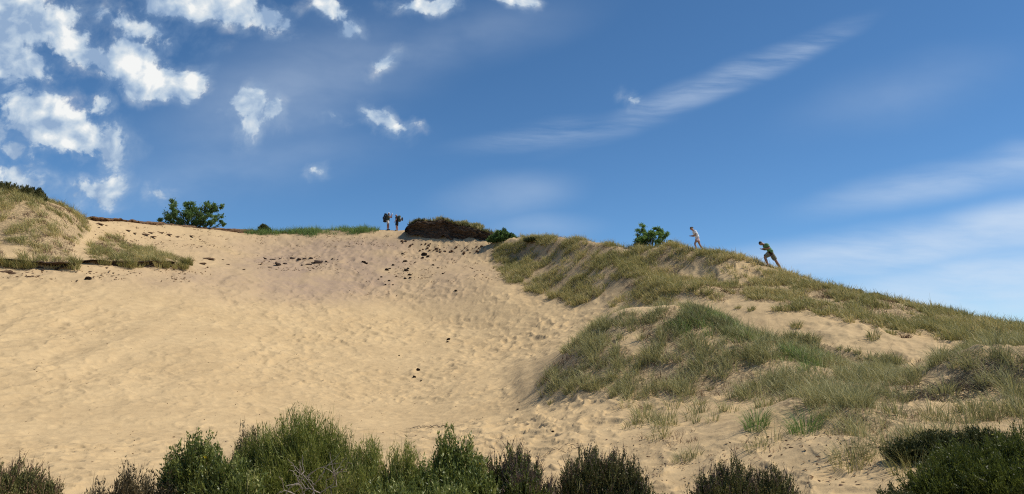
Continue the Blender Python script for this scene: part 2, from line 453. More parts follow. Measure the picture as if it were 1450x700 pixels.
M_tree2 = leaf_mat('dark_tree_leaves', [(0, (0.060, 0.112, 0.036)), (.5, (0.131, 0.225, 0.068)), (1, (0.243, 0.338, 0.109))], .5, .5)
M_flower = leaf_mat('yellow_flowers', [(0, (.75, .55, .02)), (1, (.85, .68, .05))], .5, .2)

def bark(name, a, b_):
    m, nt, b = mat(name)
    tc = nt.nodes.new('ShaderNodeTexCoord')
    r = ramp(nt, [(.35, a), (.65, b_)]); nt.links.new(noise(nt, tc.outputs['Object'], 18, 5, .6, (1, 1, .3)), r.inputs[0])
    nt.links.new(r.outputs[0], b.inputs['Base Color']); b.inputs['Roughness'].default_value = .9
    return m
M_bark = bark('brown_bark', (.05, .036, .024), (.12, .09, .06))
M_dead = bark('grey_dead_wood', (.18, .15, .12), (.36, .31, .26))

def cloth(name, c, rough=.85, var=.15):
    m, nt, b = mat(name)
    tc = nt.nodes.new('ShaderNodeTexCoord')
    lo = tuple(x * (1 - var) for x in c); hi = tuple(min(1, x * (1 + var)) for x in c)
    r = ramp(nt, [(.35, lo), (.65, hi)]); nt.links.new(noise(nt, tc.outputs['Object'], 25, 3, .6), r.inputs[0])
    nt.links.new(r.outputs[0], b.inputs['Base Color']); b.inputs['Roughness'].default_value = rough
    bump(nt, b, noise(nt, tc.outputs['Object'], 12, 3, .5), .3, .01)
    return m

# ------------------------------------------------------------------ build the ground
idx = np.arange(nA * nR).reshape(nA, nR)
i2 = np.roll(idx, -1, axis=0)
faces = np.stack([idx[:, :-1], idx[:, 1:], i2[:, 1:], i2[:, :-1]], -1).reshape(-1, 4)
verts = np.stack([XX, YY, H], -1).reshape(-1, 3)
cen = len(verts)
verts = np.vstack([verts, [[0, 0, H[:, 0].mean()]]])
cap = np.stack([np.full(nA, cen), idx[:, 0], i2[:, 0]], -1)
me = np_mesh('sand_dune', verts, faces, {'litter': np.append(LIT.ravel(), 0), 'stain': np.append(STAIN.ravel(), 0)}, smooth=True)
dune = link_mesh('sand_dune', me, M_sand); tag(dune, 'tall pale sand dune face with trampled footprints and grassy right ridge', 'sand dune', kind='structure')
del verts, faces
me.flip_normals() if me.polygons[1000].normal.z < 0 else None

# ------------------------------------------------------------------ blades
def blades(base, height, width, lean, az, tone, segs=3, curl=1.0):
    """curved tapering strips; all arguments numpy arrays (n); base nx3"""
    n = len(height)
    t = np.linspace(0, 1, segs + 1)
    dx, dy = np.cos(az), np.sin(az)
    V = np.zeros((n, (segs + 1) * 2, 3), np.float32); T = np.zeros((n, (segs + 1) * 2), np.float32)
    fz = RNG.uniform(0, 2 * np.pi, n); sx, sy = np.cos(fz), np.sin(fz)
    for k, tt in enumerate(t):
        off = height * lean * tt ** (1 + curl)
        zz = height * (tt - 0.35 * lean * tt ** 3)
        w = width * (1 - tt) ** .6 * .5 if k < segs else width * .04
        cx = base[:, 0] + dx * off; cy = base[:, 1] + dy * off; cz = base[:, 2] + zz
        V[:, 2*k, 0] = cx - sx * w; V[:, 2*k, 1] = cy - sy * w; V[:, 2*k, 2] = cz
        V[:, 2*k+1, 0] = cx + sx * w; V[:, 2*k+1, 1] = cy + sy * w; V[:, 2*k+1, 2] = cz
        T[:, 2*k] = tone; T[:, 2*k+1] = tone
    m = (segs + 1) * 2
    q = np.array([[2*k, 2*k+1, 2*k+3, 2*k+2] for k in range(segs)])
    Fc = (np.arange(n)[:, None, None] * m + q[None]).reshape(-1, 4)
    return V.reshape(-1, 3), Fc, T.ravel()

def tussocks(cx, cy, n_bl, hgt, rad, tonec, wmul=1.0, wind=(-.25, .05), zoff=-.03):
    """for arrays of tussock centres make the blades of all"""
    ids = np.repeat(np.arange(len(cx)), n_bl)
    n = len(ids)
    rr = rad[ids] * np.sqrt(RNG.random(n)); aa = RNG.uniform(0, 2*np.pi, n)
    X = cx[ids] + rr * np.cos(aa); Y = cy[ids] + rr * np.sin(aa)
    Z = ground(X, Y) + zoff
    h = hgt[ids] * RNG.uniform(.45, 1.1, n) * (1 - .35 * rr / rad[ids])
    dist = np.hypot(X, Y)
    w = np.clip(.0007 * dist, .008, .024) * RNG.uniform(.7, 1.4, n) * wmul
    out = .25 + .55 * rr / rad[ids]
    lx = out * np.cos(aa) + wind[0] + RNG.normal(0, .22, n); ly = out * np.sin(aa) + wind[1] + RNG.normal(0, .22, n)
    lean = np.clip(np.hypot(lx, ly), .05, 1.1); az = np.arctan2(ly, lx)
    tone = np.clip(tonec[ids] + RNG.normal(0, .17, n), 0, 1)
    return blades(np.stack([X, Y, Z], 1), h, w, lean, az, tone)

def sample(name, dens, y0, y1, u0, u1, seed):
    """random tussock centres per square metre over a fan of ground, thinned by the cover mask"""
    g = np.random.default_rng(seed)
    area = (u1 - u0) * (y1 ** 2 - y0 ** 2) / 2
    n = int(area * dens)
    Y = np.sqrt(g.uniform(y0 ** 2, y1 ** 2, n)); X = g.uniform(u0, u1, n) * Y
    Z = ground(X, Y); px, py = proj(X, Y, Z)
    c = cover(px, py, Y, name)
    return X, Y, Z, px, py, c, g

GR = {}
def grow(key, oname, label, name, dens, yr, ur, seed, hmul=1.0, tone_f=None, mats=(M_marram,), nb=(16, 34), patch=1.1, thr=-.07, rad=(.08, .24), wind=(-.25, .05)):
    X, Y, Z, px, py, c, g = sample(name, dens, yr[0], yr[1], ur[0], ur[1], seed)
    pn = fbm(X / patch, Y / patch, 3, seed + 50)
    keep = g.random(len(X)) < c * (smooth01(pn, thr - .10, thr + .06) * .95 + .05)
    X, Y, px, py, pn = X[keep], Y[keep], px[keep], py[keep], pn[keep]
    n = len(X)
    hg = hmul * (.28 + .34 * g.random(n) ** 1.1 + .25 * np.clip(pn, -.2, .4))
    tn = .46 + .35 * fbm(X / 2.3, Y / 2.3, 2, seed + 9) + g.normal(0, .10, n)
    if tone_f is not None: tn = tn + tone_f(px, py)
    nbv = g.integers(nb[0], nb[1], n)
    rd = g.uniform(rad[0], rad[1], n)
    sel = g.integers(0, len(mats), n) if len(mats) > 1 else np.zeros(n, int)
    V, Fc, T = tussocks(X, Y, nbv, hg, rd, tn, wind=wind)
    me = np_mesh(oname, V, Fc, {'tone': T})
    o = link_mesh(oname, me, mats[0])
    tag(o, label, 'dune grass', kind='stuff')
    print('GRASS', key, n, int(nbv.sum()))
    return o
# ------------------------------------------------------------------ sky and sun
SUN_EL, SUN_AZ = 55.0, 84.0      # azimuth clockwise from +Y (view direction) towards +X
w = bpy.data.worlds.new('World'); scene.world = w; w.use_nodes = True
nt = w.node_tree; nt.nodes.clear(); LK = nt.links
out = nt.nodes.new('ShaderNodeOutputWorld')
sky = nt.nodes.new('ShaderNodeTexSky'); sky.sky_type = 'NISHITA'; sky.sun_disc = False
sky.sun_elevation = R(SUN_EL); sky.sun_rotation = R(SUN_AZ)
sky.air_density = 0.7; sky.dust_density = 0.0; sky.ozone_density = 8.0
w.cycles.sampling_method = 'MANUAL'; w.cycles.sample_map_resolution = 256
bg = nt.nodes.new('ShaderNodeBackground'); bg.inputs[1].default_value = SKY_STR
hs = nt.nodes.new('ShaderNodeHueSaturation'); hs.inputs['Hue'].default_value = .493; hs.inputs['Saturation'].default_value = 1.06; LK.new(sky.outputs[0], hs.inputs['Color']); LK.new(hs.outputs[0], bg.inputs[0])
tc = nt.nodes.new('ShaderNodeTexCoord')
sx = nt.nodes.new('ShaderNodeSeparateXYZ'); LK.new(tc.outputs['Generated'], sx.inputs[0])
yy = mathn(nt, 'MAXIMUM', sx.outputs[1], .05)
u = mathn(nt, 'DIVIDE', sx.outputs[0], yy); v = mathn(nt, 'DIVIDE', sx.outputs[2], yy)
cb = nt.nodes.new('ShaderNodeCombineXYZ'); LK.new(u, cb.inputs[0]); LK.new(v, cb.inputs[1])
UV = cb.outputs[0]
def uv(px, py):
    p = pt(px, py, 1.0); return (p[0], p[2] - EYE)
def vmul_add(vec, noise_col, amt):
    a = nt.nodes.new('ShaderNodeVectorMath'); a.operation = 'SUBTRACT'; LK.new(noise_col, a.inputs[0]); a.inputs[1].default_value = (.5, .5, .5)
    s = nt.nodes.new('ShaderNodeVectorMath'); s.operation = 'SCALE'; LK.new(a.outputs[0], s.inputs[0]); s.inputs['Scale'].default_value = amt
    m = nt.nodes.new('ShaderNodeVectorMath'); m.operation = 'ADD'; LK.new(vec, m.inputs[0]); LK.new(s.outputs[0], m.inputs[1])
    return m.outputs[0]
def ncol(vec, scale, detail=3, rough=.5):
    n = nt.nodes.new('ShaderNodeTexNoise'); n.inputs['Scale'].default_value = scale; n.inputs['Detail'].default_value = detail; n.inputs['Roughness'].default_value = rough
    LK.new(vec, n.inputs['Vector']); return n.outputs['Color']
W1 = vmul_add(UV, ncol(UV, 9, 3), .055)
W2 = vmul_add(W1, ncol(W1, 34, 4, .6), .016)
def blob(vec, px, py, rx, ry, rot=0, k=1.0):
    m = nt.nodes.new('ShaderNodeMapping'); m.vector_type = 'TEXTURE'
    a, b = uv(px, py); m.inputs['Location'].default_value = (a, b, 0); m.inputs['Rotation'].default_value = (0, 0, R(rot)); m.inputs['Scale'].default_value = (rx / F, ry / F, 1)
    LK.new(vec, m.inputs['Vector'])
    l = nt.nodes.new('ShaderNodeVectorMath'); l.operation = 'LENGTH'; LK.new(m.outputs[0], l.inputs[0])
    return mathn(nt, 'MULTIPLY', mathn(nt, 'SUBTRACT', 1.0, l.outputs['Value']), k)
def field(vec, L):
    acc = None
    for q in L:
        o = blob(vec, *q); acc = o if acc is None else mathn(nt, 'SMOOTH_MAX', acc, o, c=.16)
    return acc
# heaped clouds of the upper left, as a height over a threshold
CU = [(45,30,95,52,-10,1),(95,60,60,34,-25,.8),(25,92,62,34,0,.95),(178,80,56,36,0,1.1),(225,108,72,36,-8,1.15),(278,118,32,26,25,1),(130,72,40,22,0,.7),
      (60,155,80,34,-10,.95),(90,185,92,40,-12,1.15),(150,200,30,36,0,.7),(140,142,24,22,60,.75),(352,152,40,28,-15,1.0),(385,165,26,20,20,.85),(350,182,20,22,0,.6),
      (290,6,120,30,-6,.95),(375,24,46,24,-20,.75),(200,36,70,20,-15,.55),(470,14,40,18,-30,.85),(495,38,18,16,-50,.6),(598,4,48,16,0,.7),(728,2,34,14,0,.65),
      (140,262,42,26,0,.85),(155,280,26,16,0,.7),(14,213,22,16,0,.8),(10,248,50,34,0,.42),(225,274,20,14,0,.42),(542,163,40,16,-35,.62),(575,178,26,10,0,.4),
      (450,236,14,9,0,.42),(550,84,24,12,40,.45),(908,141,20,10,-30,.50),(-80,60,160,90,0,1),(-90,190,120,60,0,1),(240,-60,260,60,0,.9),(470,155,16,8,0,.3)]
fld = field(W2, CU)
n_a = mathn(nt, 'SUBTRACT', noise(nt, W1, 16, 7, .6), .5); n_b = mathn(nt, 'SUBTRACT', noise(nt, W1, 55, 5, .6), .5)
hgt = mathn(nt, 'ADD', fld, mathn(nt, 'ADD', mathn(nt, 'MULTIPLY', n_a, 1.7), mathn(nt, 'MULTIPLY', n_b, .95)))
def sstep(x, a, b):
    m = nt.nodes.new('ShaderNodeMapRange'); m.interpolation_type = 'SMOOTHSTEP'; m.inputs['From Min'].default_value = a; m.inputs['From Max'].default_value = b
    LK.new(x, m.inputs['Value']); return m.outputs[0]
gate = sstep(fld, -.22, .10)
acu = mathn(nt, 'MULTIPLY', mathn(nt, 'MULTIPLY', mathn(nt, 'POWER', sstep(hgt, .06, .36), 1.2), gate), .97)
thin = mathn(nt, 'MULTIPLY', mathn(nt, 'MULTIPLY', sstep(mathn(nt, 'ADD', fld, mathn(nt, 'MULTIPLY', n_a, 3.4)), -.55, .75), sstep(fld, -.8, 0)), .45)
acu = mathn(nt, 'SUBTRACT', mathn(nt, 'ADD', acu, thin), mathn(nt, 'MULTIPLY', acu, thin))
# relief of the heaps: compare the height with the height a little towards the sun (right and up)
off = nt.nodes.new('ShaderNodeVectorMath'); off.operation = 'ADD'; LK.new(W1, off.inputs[0]); off.inputs[1].default_value = (.012, .016, 0)
n_c = noise(nt, off.outputs[0], 13, 3.5, .5); rel = mathn(nt, 'SUBTRACT', noise(nt, W1, 13, 3.5, .5), n_c)
lit = mathn(nt, 'ADD', mathn(nt, 'ADD', mathn(nt, 'MULTIPLY', rel, 4.4), mathn(nt, 'MULTIPLY', n_b, .9)), mathn(nt, 'ADD', .30, mathn(nt, 'MULTIPLY', sstep(hgt, .0, 1.3), .36)), True)
cr = ramp(nt, [(0, (.26, .37, .54)), (.4, (.43, .53, .65)), (.75, (.62, .68, .73)), (1, (.82, .83, .82))]); LK.new(lit, cr.inputs[0])
# fibrous high cloud
def stretched(scale, rot, sc, det=6, ro=.6):
    m = nt.nodes.new('ShaderNodeMapping'); m.inputs['Rotation'].default_value = (0, 0, R(rot)); m.inputs['Scale'].default_value = sc
    W = vmul_add(UV, ncol(UV, 4, 3), .05)
    LK.new(W, m.inputs['Vector']); return noise(nt, m.outputs[0], scale, det, ro)
f1 = stretched(5, -22, (1, 8, 1)); f2 = stretched(4, -9, (1, 6, 1)); f3 = stretched(3, 0, (1, 2.2, 1), 5, .55)
W3 = vmul_add(UV, ncol(UV, 5, 3), .035)
c1 = field(W3, [(1010,118,280,30,23,1.05),(1120,76,130,20,21,1.0),(800,186,200,26,9,.7)])
cut = field(W3, [(1075,200,340,84,23,1.6)])      # the lower edge of the streak is sharp
a1 = mathn(nt, 'MULTIPLY', mathn(nt, 'MULTIPLY', sstep(c1, -.1, .9), sstep(f1, .25, .72)), mathn(nt, 'SUBTRACT', .36, mathn(nt, 'MULTIPLY', sstep(cut, -.12, .25), .32)))
c2 = field(W3, [(1330,262,250,36,10,1),(1470,232,180,44,12,.9)])
a2_ = mathn(nt, 'MULTIPLY', mathn(nt, 'MULTIPLY', sstep(c2, -.1, 1.0), sstep(f2, .0, .8)), .50)
c3 = field(W3, [(1270,352,330,42,7,1),(1460,318,240,44,9,1.1),(1430,400,330,60,3,1.1)])
a3 = mathn(nt, 'MULTIPLY', mathn(nt, 'MULTIPLY', sstep(c3, -.15, .8), sstep(f2, -.05, .75)), .72)
c4 = field(W3, [(720,280,130,44,8,.9),(420,130,300,130,25,.9),(330,240,300,70,10,.8),(640,60,260,60,15,.7),(1290,130,220,60,15,.5),(760,322,110,26,0,.8)])
a4 = mathn(nt, 'MULTIPLY', mathn(nt, 'MULTIPLY', sstep(c4, -.1, .9), sstep(f3, .15, .8)), .34)
def over(a, b): return mathn(nt, 'SUBTRACT', mathn(nt, 'ADD', a, b), mathn(nt, 'MULTIPLY', a, b))
ci = over(over(a1, a2_), over(a3, a4))
bgc = nt.nodes.new('ShaderNodeBackground'); bgc.inputs[0].default_value = (.60, .69, .80, 1); bgc.inputs[1].default_value = CLOUD_STR
mx = nt.nodes.new('ShaderNodeMixShader'); LK.new(ci, mx.inputs[0]); LK.new(bg.outputs[0], mx.inputs[1]); LK.new(bgc.outputs[0], mx.inputs[2])
bgk = nt.nodes.new('ShaderNodeBackground'); LK.new(cr.outputs[0], bgk.inputs[0]); bgk.inputs[1].default_value = CLOUD_STR
fr = mathn(nt, 'GREATER_THAN', sx.outputs[1], .05)
mx2 = nt.nodes.new('ShaderNodeMixShader'); LK.new(mathn(nt, 'MULTIPLY', acu, fr), mx2.inputs[0]); LK.new(mx.outputs[0], mx2.inputs[1]); LK.new(bgk.outputs[0], mx2.inputs[2])
LK.new(mx2.outputs[0], out.inputs[0])

sd = bpy.data.lights.new('sun', 'SUN'); sd.energy = SUN_STR; sd.angle = R(.55); sd.color = (1.0, .93, .82)
so = bpy.data.objects.new('sun', sd); COL.objects.link(so)
dirs = Vector((math.sin(R(SUN_AZ)) * math.cos(R(SUN_EL)), math.cos(R(SUN_AZ)) * math.cos(R(SUN_EL)), math.sin(R(SUN_EL))))
so.rotation_euler = dirs.to_track_quat('Z', 'Y').to_euler(); so.location = (30, 10, 60)

vs = scene.view_settings; vs.view_transform = 'Standard'; vs.look = 'None'; vs.exposure = EXPO; vs.gamma = 1; vs.use_curve_mapping = False
scene.render.engine = 'CYCLES'

scene.cycles.use_denoising = False
scene.cycles.filter_width = 1.15
scene.cycles.max_bounces = 6; scene.cycles.transparent_max_bounces = 4
scene.cycles.sample_clamp_indirect = 4
# ------------------------------------------------------------------ dune grass cover
def tf_ridge(px, py):
    return .16 * np.exp(-(((px - 1040) / 90) ** 2 + ((py - 385) / 25) ** 2)) + .08
def tf_mound(px, py):
    return -.45 * np.exp(-(((px - 1000) / 60) ** 2 + ((py - 462) / 18) ** 2)) - .35 * np.exp(-(((px - 1135) / 35) ** 2 + ((py - 508) / 10) ** 2))
grow('hummock', 'marram_grass', 'tall grey-green marram grass covering the hummock at the left end of the crest', 'hummock', 9, (38, 56), (-.95, -.38), 401, 1.3, nb=(26, 60), thr=-.06, rad=(.12, .36), patch=1.6, tone_f=lambda x, y: .22 * (fbm(x / 30, y / 14, 2, 9) * 2) + .12)
grow('slope', 'marram_grass', 'marram grass on the upper slope between the dark bank and the bushy sapling', 'slope', 19, (36, 66), (-.06, .28), 411, 1.2, nb=(20, 40), rad=(.1, .32), patch=1.5, thr=-.02, tone_f=lambda x, y: .08 + 0 * x)
grow('ridge', 'marram_grass', 'marram grass along the long right-hand ridge where two people climb', 'ridge', 18, (20, 52), (.12, .97), 421, 1.15, tf_ridge, nb=(20, 40), rad=(.1, .3), patch=1.3, thr=-.03)
grow('mound', 'marram_grass', 'dense silvery marram grass on the low mound in front of the right ridge', 'mound', 18, (9.5, 28.5), (.0, .97), 431, 1.2, tf_mound, nb=(24, 46), patch=.8, thr=-.03, rad=(.07, .25), mats=(M_silver,), wind=(-.12, .05))
grow('crest', 'marram_grass', 'strip of short dark green grass on the skyline left of the hikers', 'crest', 8, (64, 76), (-.40, -.16), 441, 1.9, lambda x, y: -.12 + 0 * x, nb=(22, 40), patch=2.5, thr=-.12, rad=(.2, .5), mats=(M_marram_g,))
# long marram hanging over the peat ledges of the left hummock
def hang(path, n, seed, label):
    g = np.random.default_rng(seed)
    P = np.array([pt(*q) for q in path]); t = g.random(n) * (len(P) - 1); t = t[fbm(t * 1.7, t * 0, 2, seed) > -.16]; i = t.astype(int); f_ = (t - i)[:, None]
    Q = P[i] * (1 - f_) + P[np.minimum(i + 1, len(P) - 1)] * f_; n = len(t)
    X, Y = Q[:, 0] + g.normal(0, .1, n), Q[:, 1] + g.uniform(-.35, .5, n)
    V, Fc, T = tussocks(X, Y, g.integers(40, 80, n), g.uniform(.45, 1.15, n), g.uniform(.12, .3, n), g.normal(.45, .15, n), wind=(-.1, -.55), zoff=.10)
    o = link_mesh('marram_grass', np_mesh('marram_grass', V, Fc, {'tone': T}), M_marram); tag(o, label, 'dune grass', kind='stuff')
hang([(-100, 370, 40.2), (0, 370, 40.5), (60, 372, 41.1), (104, 373, 42)], 46, 901, 'long grass hanging over the black ledge at the far left')
hang([(112, 371, 42.6), (160, 372, 44.2), (215, 372, 46.4), (262, 370, 48.8), (282, 366, 50)], 44, 902, 'long grass hanging over the thin ledge right of the hummock')
grow('green', 'fresh_grass', 'patches of fresher green grass on the top and right flank of the low mound', 'green', 13, (16, 28), (.14, .5), 451, 1.0, lambda x, y: .08 + 0 * x, nb=(20, 36), thr=-.14, rad=(.08, .25), mats=(M_marram_g,))
# second growth: brown dead stalks between the living ones, per region
def deadgrowth(name, dens, yr, ur, seed, label, h=.22, th=-.02):
    X, Y, Z, px, py, c, g = sample(name, dens, yr[0], yr[1], ur[0], ur[1], seed)
    keep = g.random(len(X)) < np.clip(c, .12 * (c > 0), 1) * smooth01(fbm(X / 1.3, Y / 1.3, 3, seed), th - .04, th + .1)
    X, Y = X[keep], Y[keep]; n = len(X)
    V, Fc, T = tussocks(X, Y, g.integers(8, 16, n), g.uniform(h * .6, h * 1.5, n), g.uniform(.1, .3, n), g.uniform(.1, .9, n), zoff=-.02)
    o = link_mesh('dead_grass', np_mesh('dead_grass', V, Fc, {'tone': T}), M_dry)
    tag(o, label, 'dead grass', kind='stuff')
deadgrowth('ridge', 9, (20, 52), (.12, .97), 521, 'short rusty brown dead stalks among the grass of the right-hand ridge')
deadgrowth('slope', 7, (36, 66), (-.06, .28), 531, 'brown dead stalks among the grass of the upper slope right of the dark bank')
deadgrowth('mound', 12, (9.5, 28.5), (.0, .97), 541, 'brown dead stalks among the silvery grass of the low mound', .2)
deadgrowth('hummock', 8, (38, 56), (-.95, -.38), 551, 'dark brown dead growth under the grass of the left hummock', .3)

# single tussocks: px, py (foot), nearest depth to search, height m, radius, blades, material, label
TUS = [
 (1128, 464, 24, .48, .20, 110, M_marram, 'lone upright green tussock in the sandy gully behind the low mound'),
 (1064, 440, 26, .42, .16, 70, M_marram, 'small tussock at the upper edge of the sandy gully below the climbing person in white'),
 (1045, 437, 26, .30, .12, 50, M_marram, 'smallest tussock at the top of the sandy gully beside a taller one'),
 (1236, 480, 21, .50, .22, 90, M_marram, 'sparse brownish tussock standing in the bright sand pocket below the right ridge'),
 (1262, 474, 21, .44, .18, 80, M_marram, 'yellowish tussock right beside the sparse brownish one in the bright sand pocket'),
 (1283, 479, 21, .40, .15, 60, M_dry, 'thin dry tussock of reddish stalks at the right of the sand pocket'),
 (1332, 512, 16, .55, .22, 120, M_silver, 'tussock standing up at the right end of the sandy gully'),
 (868, 434, 33, .45, .22, 90, M_marram, 'low spreading tussock on the bare sand at the foot of the upper slope'),
 (1072, 606, 11.5, .62, .20, 170, M_marram_g, 'dense fresh green tussock on a knob of sand at the foot of the low mound'),
 (1140, 612, 11, .60, .26, 200, M_marram_g, 'tussock overhanging a small shaded sand hollow in the lower right'),
 (1072, 634, 10.5, .34, .20, 80, M_silver, 'pale drooping tussock just below the dense fresh green one'),
 (968, 652, 10.5, .30, .20, 110, M_silver, 'low silvery green tussock on the sand above the round dark bush'),
 (1205, 664, 9.3, .50, .26, 180, M_marram, 'tussock spilling over the sand edge beside the lower right path'),
 (1290, 668, 9, .50, .30, 190, M_marram, 'wide yellow-green tussock left of the dark green thicket'),
 (1338, 560, 13, .55, .26, 200, M_silver, 'bushy tussock over dark twigs near the right edge'),
 (905, 520, 18, .5, .16, 90, M_marram, 'tussock beside the bare streak down the left flank of the low mound'),
 (1055, 668, 9.6, .34, .10, 26, M_dry, 'few thin bent stalks standing in bare sand behind the bottom right bush'),
 (900, 600, 14, .38, .12, 30, M_marram, 'small thin tuft alone on the sand between the low mound and the dark bushes'),
 (780, 572, 20, .35, .10, 24, M_marram, 'tiny tuft at the far left foot of the low mound'),
 (860, 668, 9.9, .5, .22, 26, M_dry, 'thin tall dry stalks just behind the dark heather bush'),
]
for px, py, y0, hh_, rd, nb_, mt, lab in TUS:
    s = seen(px, py, y0) or on(px, py, y0 + 2)
    one = np.array([s[0]]), np.array([s[1]])
    V, Fc, T = tussocks(one[0], one[1], np.array([nb_]), np.array([hh_]), np.array([rd]), np.array([.45]), wind=(-.05, 0), wmul=.9)
    V = V - np.array(s, np.float32)
    o = link_mesh('grass_tussock', np_mesh('grass_tussock', V, Fc, {'tone': T}), mt, loc=s)
    tag(o, lab, 'grass tussock', 'single tussocks of dune grass')

# ------------------------------------------------------------------ tubes for stems
def tube_np(paths, radii, sides=5):
    """paths: list of (k,3) arrays, radii: list of (k,) arrays -> verts, faces"""
    Vs, Fs, off = [], [], 0
    for p, r in zip(paths, radii):
        p = np.asarray(p, float); r = np.asarray(r, float); k = len(p)
        d = np.gradient(p, axis=0); d /= np.linalg.norm(d, axis=1)[:, None] + 1e-9
        ref = np.where(np.abs(d[:, 2:3]) > .9, np.array([[1., 0, 0]]), np.array([[0, 0, 1.]]))
        a = np.cross(d, ref); a /= np.linalg.norm(a, axis=1)[:, None] + 1e-9
        b = np.cross(d, a)
        th = np.arange(sides) / sides * 2 * np.pi
        ring = p[:, None, :] + r[:, None, None] * (np.cos(th)[None, :, None] * a[:, None, :] + np.sin(th)[None, :, None] * b[:, None, :])
        Vs.append(ring.reshape(-1, 3))
        i = np.arange(k - 1)[:, None] * sides + np.arange(sides)[None, :]
        j = np.arange(k - 1)[:, None] * sides + (np.arange(sides)[None, :] + 1) % sides
        Fs.append(off + np.stack([i, j, j + sides, i + sides], -1).reshape(-1, 4))
        off += k * sides
    return np.vstack(Vs), np.vstack(Fs)

def curve_path(a, b, sag, g, k=6, wob=.03):
    t = np.linspace(0, 1, k)[:, None]
    a = np.asarray(a, float); b = np.asarray(b, float)
    L = np.linalg.norm(b - a)
    p = a + (b - a) * t
    p[:, 2] += sag * L * np.sin(t[:, 0] * math.pi)
    p[1:-1] += g.normal(0, wob * L, (k - 2, 3))
    return p

def strips(base, dirv, length, width, tone, segs=2, droop=.0, g=RNG):
    """straight-ish thin strips (shoots/leaves) from base along dirv"""
    n = len(length)
    d = dirv / (np.linalg.norm(dirv, axis=1)[:, None] + 1e-9)
    rnd = g.normal(0, 1, (n, 3)); s = np.cross(d, rnd); s /= np.linalg.norm(s, axis=1)[:, None] + 1e-9
    bend = g.normal(0, .12, (n, 3)); bend[:, 2] -= droop
    V = np.zeros((n, (segs + 1) * 2, 3), np.float32)
    for k in range(segs + 1):
        t = k / segs
        c = base + d * (length * t)[:, None] + bend * (length * t * t)[:, None]
        prof = (.75, 1, .15) if segs == 2 else (.6, 1, .8, .12)
        w = (width * .5 * prof[k])[:, None]
        V[:, 2*k] = c - s * w; V[:, 2*k+1] = c + s * w
    m = (segs + 1) * 2
    q = np.array([[2*k, 2*k+1, 2*k+3, 2*k+2] for k in range(segs)])
    Fc = (np.arange(n)[:, None, None] * m + q[None]).reshape(-1, 4)
    return V.reshape(-1, 3), Fc, np.repeat(tone, m)

def join(parts):
    off = 0; V, F_, T = [], [], []
    for v, f, t in parts:
        V.append(v); F_.append(f + off); T.append(t); off += len(v)
    return np.vstack(V), np.vstack(F_), np.concatenate(T)

